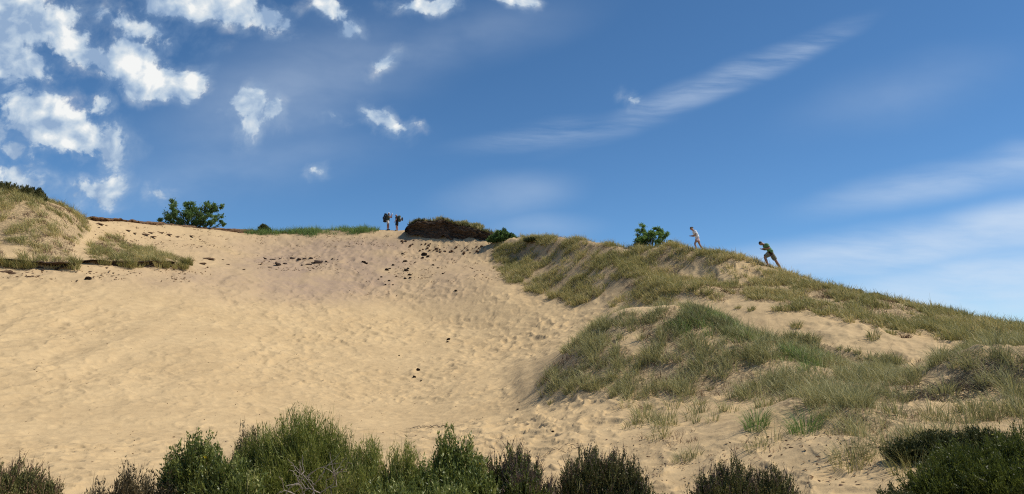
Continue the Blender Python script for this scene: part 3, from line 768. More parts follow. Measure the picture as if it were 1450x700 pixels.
def shrub(name, label, foot, lobes, mat_f, seed, n_shoot=2200, dens=1.9, shoot=(.16, .34), leaf=(.018, .032), leaf_w=.006, n_leaf=7, cat='shrub', group=None,
          upright=.55, mat_s=None, tone0=.5, tips=None, tipfrac=0, leafmat=None, cl=60, flowers=0, stemw=.005, fol='shoots'):
    """foot: world xyz; lobes: list of (dx, dy, z_centre, rx, ry, rz) relative to the foot"""
    g = np.random.default_rng(seed); n_shoot = int(n_shoot * dens)
    root = empty(name, foot); tag(root, label, cat, group)
    vol = np.array([l[3] * l[4] * l[5] for l in lobes]) ** (2 / 3); vol /= vol.sum()
    li = g.choice(len(lobes), n_shoot, p=vol); Lb = np.array(lobes)[li]
    # shoots gather in clumps near the shell
    u = g.normal(0, 1, (n_shoot, 3)); u[:, 2] = np.abs(u[:, 2]) * 1.1 - .25
    u /= np.linalg.norm(u, axis=1)[:, None]
    cd = g.normal(0, 1, (cl, 3)); cd[:, 2] = np.abs(cd[:, 2]) - .2; cd /= np.linalg.norm(cd, axis=1)[:, None]
    ci = np.argmax(u @ cd.T, axis=1); cr = g.uniform(.78, 1.14, cl)
    ctone = g.normal(0, .13, cl)
    u = u * .72 + cd[ci] * .28; u /= np.linalg.norm(u, axis=1)[:, None]
    rad = (g.random(n_shoot) ** .36) * cr[ci]
    tip = Lb[:, :3] + u * rad[:, None] * Lb[:, 3:]
    d = u * Lb[:, 3:] ; d /= np.linalg.norm(d, axis=1)[:, None]
    upr = upright * .85
    d = d * (1 - upr) + np.array([0, 0, upr]) + g.normal(0, .2, (n_shoot, 3))
    d /= np.linalg.norm(d, axis=1)[:, None]
    L = g.uniform(shoot[0], shoot[1], n_shoot)
    base = tip - d * L[:, None]
    ok = tip[:, 2] > .02
    tip, d, L, base, ci_, rad_ = tip[ok], d[ok], L[ok], base[ok], ci[ok], rad[ok]
    tone = np.clip(tone0 + ctone[ci_] + g.normal(0, .14, len(L)), 0, 1)
    sh = strips(base, d, L * 1.05, np.full(len(L), stemw), tone, 2, g=g)
    parts = [sh]
    if n_leaf:
        k = n_leaf; n = len(L)
        t = g.random((n, k)); P0 = base[:, None, :] + d[:, None, :] * (L[:, None] * t)[:, :, None]
        rd = g.normal(0, 1, (n, k, 3)); dl = d[:, None, :] * .9 + rd * .42
        ll = g.uniform(leaf[0], leaf[1], (n, k)).ravel() * 1.25
        lt = np.clip(np.repeat(tone, k) + g.normal(0, .16, n * k), 0, 1)
        lf = strips(P0.reshape(-1, 3), dl.reshape(-1, 3), ll, 1.5 * leaf_w * g.uniform(.7, 1.5, n * k), lt, 2, g=g)
    if leafmat is None or not n_leaf:
        if n_leaf: parts.append(lf)
        V, Fc, T = join(parts)
        link_mesh(fol, np_mesh(fol, V, Fc, {'tone': T}), mat_f, root)
    else:
        link_mesh('shoots', np_mesh('shoots', *sh[:2], {'tone': sh[2]}), mat_f, root)
        link_mesh('leaves', np_mesh('leaves', *lf[:2], {'tone': lf[2]}), leafmat, root)
    if tips is not None:
        n = int(n_shoot * tipfrac); top = np.where((tip[:, 2] > np.percentile(tip[:, 2], 45)) & (rad_ > .75))[0]
        s = g.choice(top, n)
        b = tip[s] - d[s] * .05; dd = d[s] + np.array([0, 0, .25]) + g.normal(0, .12, (n, 3))
        v1 = strips(b, dd, g.uniform(.08, .20, n), np.full(n, .006), g.random(n), 2, g=g)
        k = 5; tt = g.random((n, k)); ln = .13
        P0 = b[:, None, :] + (dd / np.linalg.norm(dd, axis=1)[:, None])[:, None, :] * (tt * ln)[:, :, None]
        v2 = strips(P0.reshape(-1, 3), (dd[:, None, :] + g.normal(0, .7, (n, k, 3))).reshape(-1, 3), np.full(n * k, .018), np.full(n * k, .007), g.random(n * k), 2, g=g)
        V, Fc, T = join([v1, v2])
        link_mesh('dry_tips', np_mesh('dry_tips', V, Fc, {'tone': T}), tips, root)
    if flowers:
        for fi in g.integers(0, len(tip), flowers):
            v = strips(np.zeros((6, 3)), g.normal(0, 1, (6, 3)) + [0, 0, .4], np.full(6, .024), np.full(6, .02), g.random(6), 2, g=g)
            link_mesh('flower', np_mesh('flower', *v[:2], {'tone': v[2]}), M_flower, root, tuple(tip[fi]))
    # woody stems from the foot into the lobes
    paths, rads = [], []
    for l in lobes:
        for q in range(max(5, int(26 * l[3] * l[5]) + 4)):
            uu = np.clip(g.normal(0, .4, 3), -.55, .55); uu[2] = abs(uu[2]) * .8
            e = np.array([l[0], l[1], l[2]]) + uu * np.array([l[3], l[4], l[5]])
            s0 = np.array([l[0] * .5, l[1] * .5, -.08]) + g.normal(0, .05, 3) * [1, 1, 0]
            if e[2] < .1: e[2] = .1
            p = curve_path(s0, e, .08, g, 6, .04)
            paths.append(p); rads.append(np.linspace(.018, .004, 6) * g.uniform(.6, 1.1))
    V, Fc = tube_np(paths, rads)
    link_mesh('stems', np_mesh('stems', V, Fc, smooth=True), mat_s or M_bark, root)
    return root

def lobe_px(foot, px, py, w, top, Yoff=0, sq=.8):
    """lobe for an outline: centre px, spanning w pixels, its top at py"""
    Y = foot[1] + Yoff
    p = pt(px, py, Y); k = Y / F
    zt = max(p[2] - foot[2], .28)
    rz = zt * top; rx = w * k / 2
    return (p[0] - foot[0], Yoff, zt - rz, rx, rx * sq, rz)

def foot_at(px, Y):
    p = pt(px, 680, Y); return (p[0], Y, gz(p[0], Y))

# foreground shrub belt
f = foot_at(285, 8.4)
shrub('broom_shrub', 'leafy green broom at lower left, smaller left neighbour of the biggest bush', f,
      [lobe_px(f, 283, 600, 96, .55), lobe_px(f, 250, 622, 50, .55), lobe_px(f, 320, 628, 100, .6, -.2), lobe_px(f, 262, 640, 60, .5, -.1), lobe_px(f, 340, 655, 110, .7, -.35)], M_broom, 1, 2400, leafmat=M_broom2, n_leaf=9, leaf_w=.008, leaf=(.018, .036), tone0=.5, flowers=4, upright=.5)
f = foot_at(425, 8.8)
shrub('broom_shrub', 'biggest broom bush with long green shoots fanning upward and pale dead branches at its foot', f,
      [lobe_px(f, 428, 575, 145, .62), lobe_px(f, 372, 596, 80, .6, .1), lobe_px(f, 476, 598, 88, .62, -.1), lobe_px(f, 440, 620, 170, .62, -.2), lobe_px(f, 400, 650, 150, .6, -.4), lobe_px(f, 500, 640, 90, .7, -.25)], M_broom, 2, 8800, shoot=(.22, .48), n_leaf=6, leaf_w=.0042, leaf=(.02,.04), tone0=.56, upright=.55, cl=150, stemw=.006)
f = foot_at(345, 9.3)
shrub('broom_shrub', 'brownish sparse broom sprigs sticking up behind the gap of the two big bushes', f,
      [lobe_px(f, 352, 594, 52, .6), lobe_px(f, 338, 625, 46, .6)], M_brown, 3, 900, n_leaf=5, tone0=.45, upright=.62)
f = foot_at(545, 8.2)
shrub('broom_shrub', 'low bright green grassy broom between the biggest bush and the pointed one', f,
      [lobe_px(f, 515, 616, 96, .7), lobe_px(f, 568, 622, 84, .65), lobe_px(f, 500, 655, 110, .7, -.3)], M_broom, 4, 5000, shoot=(.18, .4), n_leaf=6, leaf_w=.0042, leaf=(.02,.04), tone0=.68, upright=.7)
f = foot_at(645, 8.4)
shrub('broom_shrub', 'dark leafy broom rising to a pointed spire in the bottom centre', f,
      [lobe_px(f, 634, 600, 46, .5), lobe_px(f, 660, 618, 76, .6), lobe_px(f, 620, 640, 80, .6, -.1), lobe_px(f, 672, 650, 120, .6, -.2), lobe_px(f, 600, 650, 80, .7, -.25)], M_broom, 5, 3600, leafmat=M_broom2, n_leaf=8, leaf_w=.0085, leaf=(.018, .036), tone0=.42, flowers=6, upright=.62)
f = foot_at(590, 7.7)
shrub('broom_shrub', 'low dull green bush with brown tips at the very bottom centre', f,
      [lobe_px(f, 560, 668, 130, .7), lobe_px(f, 640, 672, 110, .7)], M_broom, 15, 2600, shoot=(.1, .24), n_leaf=8, tone0=.45, upright=.6, leafmat=M_broom2, flowers=5)
f = foot_at(738, 8.5)
shrub('heather_bush', 'green bush with purplish dry twiggy top right of the pointed broom', f,
      [lobe_px(f, 738, 628, 66, .6), lobe_px(f, 708, 645, 60, .6), lobe_px(f, 745, 660, 90, .6, -.2)], M_broom, 6, 2600, shoot=(.1, .24), n_leaf=8, leafmat=M_broom2, tone0=.36, tips=M_heathp, tipfrac=.2, upright=.55)
f = foot_at(855, 8.6)
shrub('heather_bush', 'round dark brown-green heather bush right of bottom centre', f,
      [lobe_px(f, 845, 630, 112, .75), lobe_px(f, 884, 638, 70, .75), lobe_px(f, 818, 645, 80, .75, -.1), lobe_px(f, 905, 662, 50, .75)], M_heath, 7, 5200, shoot=(.08, .2), n_leaf=11, leaf=(.01, .018), leaf_w=.005, tone0=.5, tips=M_heathp, tipfrac=.05, upright=.35, cl=160, dens=2.6)
f = foot_at(1055, 8.0)
shrub('heather_bush', 'wide low dark green bush at the bottom edge below the lone silvery tussock', f,
      [lobe_px(f, 1030, 651, 110, .8), lobe_px(f, 1085, 660, 110, .8), lobe_px(f, 1000, 668, 70, .8)], M_heath, 8, 4800, shoot=(.1, .22), n_leaf=10, leaf=(.01, .02), leaf_w=.005, tone0=.62, tips=M_heathp, tipfrac=.05, upright=.4, cl=150, dens=2.4)
f = foot_at(1272, 8.0)
shrub('heather_bush', 'small dark sprig bush at the bottom edge, left of the green thicket', f,
      [lobe_px(f, 1272, 684, 80, .8)], M_heath, 9, 1300, shoot=(.08, .2), n_leaf=9, leaf=(.01, .02), leaf_w=.005, tone0=.4, upright=.6)
f = foot_at(925, 7.8)
shrub('heather_bush', 'tiny dark bush poking up at the bottom edge beside the round heather bush', f,
      [lobe_px(f, 925, 690, 60, .8)], M_heath, 10, 900, shoot=(.08, .18), n_leaf=9, leaf=(.01, .02), leaf_w=.005, tone0=.4, upright=.6)
f = foot_at(1400, 8.6)
shrub('broom_thicket', 'large dark green thicket in the bottom right corner', f,
      [lobe_px(f, 1360, 622, 130, .7), lobe_px(f, 1440, 600, 130, .7), lobe_px(f, 1320, 655, 100, .7, -.2), lobe_px(f, 1420, 640, 180, .7, -.3), lobe_px(f, 1530, 595, 150, .7)], M_broom, 11, 8600, shoot=(.14, .34), n_leaf=5, tone0=.10, upright=.62, cl=140)
f = foot_at(1330, 9.8)
shrub('heather_bush', 'low dark green bush behind the thicket, under the bushy grass tussocks', f,
      [lobe_px(f, 1330, 604, 100, .8), lobe_px(f, 1280, 620, 70, .8), lobe_px(f, 1390, 600, 110, .8)], M_heath, 12, 2400, shoot=(.08, .2), n_leaf=8, tone0=.35, upright=.5)
f = foot_at(190, 8.2)
shrub('broom_shrub', 'brown-tipped upright sprigs in a low clump left of the leafy green broom', f,
      [lobe_px(f, 180, 652, 50, .7), lobe_px(f, 205, 664, 70, .75), lobe_px(f, 140, 680, 70, .8), lobe_px(f, 240, 672, 50, .75)], M_brown, 13, 2600, shoot=(.14, .32), n_leaf=6, tone0=.42, upright=.72)
f = foot_at(30, 8.6)
shrub('heather_bush', 'grey-green mounded heath with dry curling twigs in the bottom left corner', f,
      [lobe_px(f, 20, 650, 110, .75), lobe_px(f, 65, 672, 60, .8), lobe_px(f, -40, 640, 120, .75)], M_marram, 14, 4200, shoot=(.06, .16), n_leaf=7, leaf=(.014, .028), leaf_w=.006, tone0=.10, tips=M_dry, tipfrac=.14, upright=.35, cl=120)
# pale dead branches at the foot of the biggest bush
g = np.random.default_rng(77)
f = foot_at(440, 8.15); root = empty('dead_branch', f); tag(root, 'pale grey leafless branches spreading at the foot of the biggest broom', 'dead branch')
paths, rads = [], []
for (x0, y0, x1, y1) in [(455,705,405,690),(405,700,440,676),(430,705,428,660),(440,705,460,668),(450,705,478,672),(425,706,395,697),(460,704,486,664),(445,700,432,672),(436,705,415,668),(470,705,474,655)]:
    a = np.array(pt(x0, y0, 7.75 + g.uniform(-.05, .1))); b = np.array(pt(x1, y1, 7.6 + g.uniform(-.1, .2)))
    p = curve_path(a, b, .12, g, 7, .05) - np.array(f)
    paths.append(p); rads.append(np.linspace(.006, .0022, 7))
    for q in range(3):
        i = g.integers(2, 6); e = p[i] + (p[-1] - p[0]) * .4 + g.normal(0, .07, 3)
        paths.append(curve_path(p[i], e, .1, g, 4, .05)); rads.append(np.linspace(.004, .0015, 4))
V, Fc = tube_np(paths, rads); link_mesh('branches', np_mesh('branches', V, Fc, smooth=True), M_dead, root)
# ------------------------------------------------------------------ saplings and bushes on the skyline
def sapling(name, label, foot, tufts, mt, seed, leaf=.075, per=230, cat='tree', group=None, r0=.07):
    """tufts: (dx, dz, r) leaf clusters at the ends of limbs"""
    g = np.random.default_rng(seed)
    root = empty(name, foot); tag(root, label, cat, group)
    paths, rads, parts = [], [], []
    for dx, dz, r in tufts:
        dy = g.uniform(-1, 1) * max(.3, abs(dx)) * .6
        e = np.array([dx, dy, dz])
        s0 = np.array([dx * .12, dy * .1, -.3])
        p = curve_path(s0, e, .06 * g.choice([-1, 1]), g, 8, .03)
        paths.append(p); rads.append(np.linspace(r0, .012, 8))
        for q in range(5):
            i = g.integers(3, 8) if q else 7
            e2 = e + g.normal(0, 1, 3) * r * .75
            pp = curve_path(p[min(i, 7)], e2, .05, g, 4, .06); paths.append(pp); rads.append(np.linspace(.02, .006, 4))
            n = int(per / 5 * (.6 + g.random()))
            t = g.random(n)[:, None]
            b = pp[-1] * t + pp[0] * (1 - t) if q > 3 else pp[-1] + g.normal(0, 1, (n, 3)) * r * np.array([.34, .34, .26])
            tone = np.clip(g.normal(.5, .08) + g.normal(0, .2, n), 0, 1)
            parts.append(strips(b, g.normal(0, 1, (n, 3)) + np.array([0, 0, .15]), g.uniform(.6, 1.3, n) * leaf, g.uniform(.55, .9, n) * leaf, tone, 2, g=g))
    V, Fc = tube_np(paths, rads, 6)
    link_mesh('trunk', np_mesh('trunk', V, Fc, smooth=True), M_bark, root)
    V, Fc, T = join(parts)
    link_mesh('crown', np_mesh('crown', V, Fc, {'tone': T}), mt, root)
    return root

def tufts_px(foot, L, sc=.74):
    """L: (px, py, radius px)"""
    Y = foot[1]; k = Y / F * 1.01
    out = []
    for px, py, r in L:
        p = pt(px, py, Y); out.append(((p[0] - foot[0]) * .92, p[2] - foot[2], r * k * sc))
    return out
f = on(272, 322, 66.5)
sapling('tree', 'broad low dark green tree on the skyline left of the grass strip', f, tufts_px(f, [
  (232,309,8),(240,298,9),(252,294,8),(258,288,6),(265,300,10),(250,307,10),(275,305,10),(284,296,9),(296,291,7),(305,294,7),(313,291,5),(300,301,8),(290,309,9),(306,313,6),(262,313,9),(280,314,9),(245,316,8),(270,292,6),(229,316,6),(312,314,4),(298,318,6),(235,314,7),(255,318,8),(272,318,8),(285,318,8),(308,304,6),(270,299,9),(246,305,8),(300,309,8),(238,305,7),(262,300,8)]), M_tree2, 21, .095, 620, r0=.05)
f = on(920, 352, 49.6)
sapling('tree', 'small bushy bright green sapling on the ridge left of the climber in white', f, tufts_px(f, [
  (900,330,6),(907,326,6),(902,340,7),(912,334,7),(920,330,6),(933,322,5),(940,326,5),(934,332,6),(943,331,4),(926,340,8),(914,343,8),(936,343,7),(905,348,6),(897,347,4),(950,344,3),(922,349,8),(945,349,3),(912,324,4),(926,326,5),(918,336,7),(905,343,7),(930,346,8),(942,338,6),(910,349,6)]), M_tree, 22, .07, 520, r0=.03)

def skyshrub(px, py, Y, lob, m, seed, label, n=1500, tone=.4, up=False, **k):
    f = pt(px, py, Y) if up else on(px, py, Y)
    return shrub('juniper_bush' if 'juniper' in label else 'heather_bush', label, f, [lobe_px(f, *l) for l in lob], m, seed, n, **k, tone0=tone)
skyshrub(712, 342, 65.0, [(712,324,30,.85),(702,332,24,.8),(725,332,18,.8)], M_tree2, 31, 'rounded dark green juniper bush at the right end of the dark bank', 1600, up=True, shoot=(.15, .35), leaf=(.08, .15), leaf_w=.035, n_leaf=7, stemw=.03, upright=.5)
skyshrub(15, 282, 48.0, [(10,258,50,.8),(38,263,24,.8),(-30,250,60,.8)], M_heath, 32, 'dark brown-green heather crown at the top of the left hummock', 2300, tone=.45, up=True, shoot=(.15, .35), leaf=(.06, .11), leaf_w=.03, n_leaf=6, stemw=.02, tips=M_heathp, tipfrac=.2)
skyshrub(54, 290, 48.6, [(54,266,28,.85)], M_heath, 33, 'round dark cushion bush just right of the heather crown on the left hummock', 1100, tone=.3, up=True, shoot=(.12, .25), leaf=(.05, .09), leaf_w=.03, n_leaf=6, stemw=.02)
skyshrub(374, 328, 69.5, [(374,317,18,.8)], M_heath, 34, 'small dark bush at the left end of the grass strip on the skyline', 700, tone=.35, shoot=(.15, .3), leaf=(.07, .12), leaf_w=.04, n_leaf=6, stemw=.03)
skyshrub(755, 345, 60.6, [(757,338,34,.8)], M_heath, 35, 'low dark cushion beside the juniper, half hidden by grass', 800, tone=.5, shoot=(.1, .25), leaf=(.06, .1), leaf_w=.03, n_leaf=6, stemw=.02)
skyshrub(1212, 416, 38, [(1212,410,22,.8)], M_heath, 38, 'small dark heather tuft on the skyline of the right ridge, left one of three', 500, tone=.4, shoot=(.08, .2), leaf=(.04, .07), leaf_w=.02, n_leaf=6, stemw=.015)
skyshrub(1238, 421, 37, [(1238,415,26,.8)], M_heath, 39, 'dark heather tuft on the skyline of the right ridge, middle one of three', 500, tone=.35, shoot=(.08, .2), leaf=(.04, .07), leaf_w=.02, n_leaf=6, stemw=.015)
skyshrub(1276, 432, 36, [(1274,425,34,.8)], M_heath, 40, 'widest dark heather tuft on the skyline of the right ridge, right one of three', 600, tone=.4, shoot=(.08, .2), leaf=(.04, .07), leaf_w=.02, n_leaf=6, stemw=.015)
skyshrub(666, 322, 68.6, [(656,312,24,.9),(674,316,22,.9)], M_silver, 41, 'pale dry grass clump on the right shoulder of the dark bank', 1200, up=True, tone=.65, shoot=(.3, .6), leaf=(.1, .2), leaf_w=.03, n_leaf=3, stemw=.03, upright=.75)
# dark twig heaps in the grass on the right
def twigs(name, label, centre, rad, n, seed, m, h=.2, thick=.004, cat='twigs', flat=.35):
    g = np.random.default_rng(seed); paths, rads = [], []
    for q in range(n):
        a, r = g.uniform(0, 2*math.pi), rad * math.sqrt(g.random())
        x, y = centre[0] + r * math.cos(a) * 1.4, centre[1] + r * math.sin(a)
        z = gz(x, y); L = g.uniform(.15, .5); b = g.uniform(0, 2*math.pi)
        p0 = np.array([x, y, z + .0]); x2, y2 = x + L * math.cos(b), y + L * math.sin(b)
        p1 = np.array([x2, y2, gz(x2, y2) + g.uniform(.0, h)])
        paths.append(curve_path(p0, p1, flat * g.uniform(.1, .6), g, 5, .06) - np.array(centre)); rads.append(np.linspace(thick, thick * .4, 5))
    V, Fc = tube_np(paths, rads, 4)
    o = link_mesh(name, np_mesh(name, V, Fc), m, loc=centre)
    tag(o, label, cat); return o
twigs('heather_brushwood', 'heap of dead purplish heather twigs on bare sand near the right edge', seen(1390, 545, 12) or on(1390, 545, 14), .75, 420, 61, M_heathp and M_bark, .22, .006, 'brushwood')
twigs('heather_brushwood', 'smaller scatter of dead twigs on the sand slope left of the purplish heap', seen(1325, 560, 12) or on(1325, 560, 14), .5, 160, 62, M_bark, .08, .006, 'brushwood')
twigs('fallen_twig', 'few dark twigs lying on the sand above the pointed broom', seen(608, 607, 12), .30, 14, 63, M_bark, .03, .008, 'twigs', .1)
twigs('fallen_twig', 'short dark twigs on the sand right of the dry topped bush', seen(800, 636, 10), .22, 12, 64, M_bark, .04, .005, 'twigs', .1)
twigs('fallen_twig', 'two or three brown twigs on the sand between round bush and wide low bush', seen(955, 660, 9), .15, 7, 65, M_bark, .03, .005, 'twigs', .1)

# ------------------------------------------------------------------ peat banks
def bank(name, label, path, depth, lip, m, seed, nt_=None, rough=.25, kind='structure', cat=None, foot_out=.5, tail=1.0, ragged=.5):
    """path: (px, py_top, Y, drop px). A bank of soil with an overhanging lip towards the camera."""
    g = np.random.default_rng(seed)
    P = np.array([pt(a, b, c) for a, b, c, d in path]); drop = np.array([d * c / F for a, b, c, d in path])
    s = np.concatenate([[0], np.cumsum(np.linalg.norm(np.diff(P, axis=0), axis=1))])
    n = int(s[-1] / .07) + 8; nt = 34
    ss = np.linspace(0, s[-1], n)
    Q = np.stack([np.interp(ss, s, P[:, i]) for i in range(3)], 1); dr = np.interp(ss, s, drop)
    taper = np.clip(np.minimum(ss, s[-1] - ss) / (tail * .9) , 0, 1) ** .5
    # profile (out towards camera, down) : back of the top -> lip -> recess -> toe
    dr = dr * (1 + ragged * fbm(ss / 1.1, ss * 0, 3, seed + 40)); Q[:, 2] += rough * .9 * fbm(ss / .8, ss * 0 + 5, 3, seed + 41)
    prof = [(-depth, .55), (-depth * .6, .22), (-depth * .3, .06), (-.08 * depth, 0), (.12 * lip, .04), (lip, .16), (lip * .95, .30), (lip * .35, .42), (-lip * .2, .58), (0, .74), (foot_out * .6, .88), (foot_out, 1.08), (foot_out * 1.4, 1.3)]
    pa = np.array(prof); tt = np.linspace(0, 1, len(prof)); tq = np.linspace(0, 1, nt)
    po = np.interp(tq, tt, pa[:, 0]); pd = np.interp(tq, tt, pa[:, 1])
    S, Tq = np.meshgrid(ss, tq, indexing='ij')
    nz = fbm(S / .9, Tq * 7 + seed, 5, seed) * 2; nz2 = fbm(S / .35, Tq * 16, 4, seed + 4) * 2; st_ = fbm(S / 2.2, Tq * 22, 3, seed + 8) * 2
    mid = np.sin(np.clip(Tq, 0, 1) * math.pi) ** .5
    O = po[None, :] * (.35 + .65 * taper[:, None]) + (rough * nz + rough * .45 * nz2 + rough * .5 * st_) * mid
    Dn = (pd[None, :]) * dr[:, None] * (.15 + .85 * taper[:, None]) + rough * .35 * nz2 * mid + rough * .3 * fbm(S / 1.2, Tq * 0 + 3.3, 3, seed + 2) 
    X = Q[:, 0:1] - O * (Q[:, 0:1] / Q[:, 1:2]) ; Y = Q[:, 1:2] - O; Z = Q[:, 2:3] - Dn + (1 - taper[:, None]) * -.15
    c = P.mean(0)
    V = np.stack([X, Y, Z], -1).reshape(-1, 3) - c
    id_ = np.arange(n * nt).reshape(n, nt)
    Fc = np.stack([id_[:-1, :-1], id_[:-1, 1:], id_[1:, 1:], id_[1:, :-1]], -1).reshape(-1, 4)
    o = link_mesh(name, np_mesh(name, V, Fc, smooth=False), m, loc=tuple(c))
    tag(o, label, cat, kind=kind)
    return o, Q, dr
bk, Qb, drb = bank('peat_bank', 'dark overhanging peat bank crumbling onto the sand right of the hikers',
     [(573,324,69.4,7),(580,316,69.2,15),(592,312,69,17),(610,311,68.7,20),(628,312,68.3,22),(642,315,68,26),(660,320,67.6,27),(676,323,67.2,26),(692,328,66.7,21),(708,334,66,13),(722,341,65.4,5)], 2.6, .22, M_peat, 5, rough=.34, foot_out=.35, ragged=.5)
bank('root_mat', 'thin rusty brown root mat along the crest of the dune above the sand', [(122,305,53.2,7),(160,309,56.0,9),(200,313,60.0,12),(235,316,62.5,15),(270,320,64.8,17),(310,323,66.6,16),(350,325,68.6,14),(400,329,70.2,8),(440,330,71.3,4)], 1.0, .25, M_mat, 6, rough=.2, foot_out=.35, ragged=1.6)
bank('peat_ledge', 'black undercut peat ledge under the grass of the left hummock', [(-120,367,40.2,10),(-40,368,40.3,9),(0,367,40.5,10),(40,369,41,10),(75,371,41.5,9),(108,371,42,4)], .8, .25, M_peat, 7, rough=.16, foot_out=.1, ragged=2.2)
bank('peat_ledge', 'thin dark peat ledge under the long tussocks right of the hummock', [(106,369,42.4,4),(140,369,43.6,6),(180,370,45.1,7),(215,370,46.5,5),(248,369,48.2,3)], .7, .22, M_peat, 8, rough=.15, foot_out=.1, ragged=2.4)
bank('root_mat', 'short brown root mat at the crest right under the hikers', [(485,333,72.2,2),(510,331,72,5),(540,332,71.5,4),(572,333,70,5),(584,337,69,2)], .8, .2, M_mat, 9, rough=.12, foot_out=.25)

def litter(label, boxes, seed, m, sz=(.03, .09)):
    """flakes of root and heather litter on the sand: (px0, py0, px1, py1, y0, y1, count)"""
    g = np.random.default_rng(seed); B = []
    for x0, y0_, x1, y1_, d0, d1, n in boxes:
        Y = g.uniform(d0, d1, n * 14); u0 = pt(x0, y0_, 1)[0]; u1 = pt(x1, y0_, 1)[0]; X = g.uniform(u0, u1, n * 14) * Y
        Z = ground(X, Y); px, py = proj(X, Y, Z); k = np.where((py > y0_) & (py < y1_) & (fbm(X / 1.2, Y / 1.2, 3, seed) > .0))[0][:n]
        B.append(np.stack([X[k], Y[k], Z[k] + .01], 1))
    B = np.vstack(B); n = len(B); d = g.normal(0, 1, (n, 3)) * [1, 1, .25]; d[:, 2] = np.abs(d[:, 2]) * .5
    v = strips(B, d, g.uniform(sz[0], sz[1], n) * 2.2, g.uniform(sz[0], sz[1], n), g.random(n), 2, g=g)
    o = link_mesh('litter', np_mesh('litter', *v[:2], {'tone': v[2]}), m); tag(o, label, 'plant litter', kind='stuff')
litter('brown scraps of root and heather litter strewn over the upper sand', [(130, 312, 350, 352, 46, 68, 550), (350, 326, 580, 350, 62, 74, 600), (560, 345, 720, 400, 54, 67, 420), (360, 362, 480, 384, 55, 66, 260), (0, 378, 300, 400, 36, 52, 260), (480, 380, 640, 420, 52, 64, 100)], 91, M_dry)
litter('bits of twig and leaf strewn over the trampled lower sand', [(0, 420, 760, 660, 14, 50, 500), (850, 600, 1250, 690, 9, 16, 350)], 92, M_dry, (.012, .03))
# heather growing along the top of the bank
def fringe(Q, label, seed, n=2200, m=M_heath, hgt=.28, s0=0.05, s1=.95, back=2.2, tone=.45, zo=0.0):
    g = np.random.default_rng(seed)
    t = g.uniform(s0, s1, n) * (len(Q) - 1); i = t.astype(int)
    b = Q[i].copy(); o = g.uniform(-.15, back, n); b[:, 1] += o; b[:, 2] += -.02 * o + g.uniform(-.12, .02, n) - o * .10 + zo
    keep = fbm(b[:, 0] / .8, b[:, 1] / .8, 2, seed) > -.13; b = b[keep]; n = len(b)
    k = 7
    bb = np.repeat(b, k, 0) + g.normal(0, .07, (n * k, 3)) * [1, 1, .3]
    d = g.normal(0, .5, (n * k, 3)) + [0, 0, 1]
    v = strips(bb, d, g.uniform(.35, 1.0, n * k) * hgt, np.full(n * k, .035), np.clip(np.repeat(g.normal(tone, .2, n), k) + g.normal(0, .15, n * k), 0, 1), 2, g=g)
    c = Q.mean(0)
    o = link_mesh('heather', np_mesh('heather', v[0] - c, v[1], {'tone': v[2]}), m, loc=tuple(c))
    tag(o, label, 'heather', kind='stuff')
fringe(Qb, 'brown-green heather cover on top of the dark overhanging bank', 71)
fringe(Qb, 'dry grass growing among the heather on top of the dark bank', 72, 500, M_marram, .5, .05, .9, 2.0, .55)

# ------------------------------------------------------------------ clods, slabs, litter
def clod(r, seed, flat=.6, sub=2, elong=1.0):
    g = np.random.default_rng(seed); bm = bmesh.new()
    bmesh.ops.create_icosphere(bm, subdivisions=sub, radius=1)
    off = g.uniform(0, 50, 3)
    for v in bm.verts:
        c = v.co
        n = float(fbm(np.array([c.x * 1.4 + off[0] + c.z]), np.array([c.y * 1.4 + off[1] - c.z * .7]), 4, seed)[0])
        v.co = c * (1 + 1.1 * n)
        v.co.x *= r * elong; v.co.y *= r; v.co.z *= r * flat
    me = bpy.data.meshes.new('clod'); bm.to_mesh(me); bm.free()
    for p in me.polygons: p.use_smooth = False
    return me
def scatter(name, label, group, cat, metas, m, flat=.6, elong=1.0, seed=0, sink=.25):
    protos = [clod(1.0, seed + i, flat, 2, elong) for i in range(4)]
    for me in protos: me.materials.append(m)
    g = random.Random(seed)
    for i, (px, py, w) in enumerate(metas):
        s = seen(px, py, 12)
        if s is None: continue
        k = w * s[1] / F / 2
        o = bpy.data.objects.new(name, protos[i % 4]); COL.objects.link(o)
        o.location = (s[0], s[1], s[2] + k * flat * (.5 - sink)); o.scale = (k, k, k)
        nrm = Vector((0, gz(s[0], s[1] - .3) - gz(s[0], s[1] + .3), .6)).normalized()
        o.rotation_euler = (-math.asin(nrm.y) * -1 if False else math.atan2(gz(s[0], s[1] + .3) - gz(s[0], s[1] - .3), .6), 0, g.uniform(-.5, .5) if elong > 1.5 else g.uniform(0, 6.28))
        tag(o, label if isinstance(label, str) else label[i], cat, group, 'thing')
g = random.Random(5)
L = [(540,393,4),(546,404,3),(536,396,3),(548,383,6),(552,381,4),(557,376,4),(573,371,6),(575,384,7),(580,390,6),(574,395,4),(581,394,4),(578,381,4),(551,398,4),(556,404,3),(561,392,3),(601,362,8),(606,364,6),(598,366,5),(515,372,6),(519,374,4),(645,412,4),(613,376,4),(620,380,3),(627,388,3),(570,360,4),(588,372,3)]
scatter('peat_clod', 'small dark peat clod fallen down the sand below the overhanging bank', 'dark clods below the overhanging bank', 'clod', L, M_clod, .6, 1, 300)
L = []
for i in range(60):
    t = g.random(); L.append((572 + 130 * t + g.uniform(-8, 8), 342 + 12 * math.sin(t * 2.6) + g.uniform(-3, 8), g.uniform(1.5, 4)))
scatter('root_clod', 'brown clod of soil and roots at the foot of the dark bank', 'brown clods at the foot of the dark bank', 'clod', L, M_mat, .8, 1.1, 320, .1)
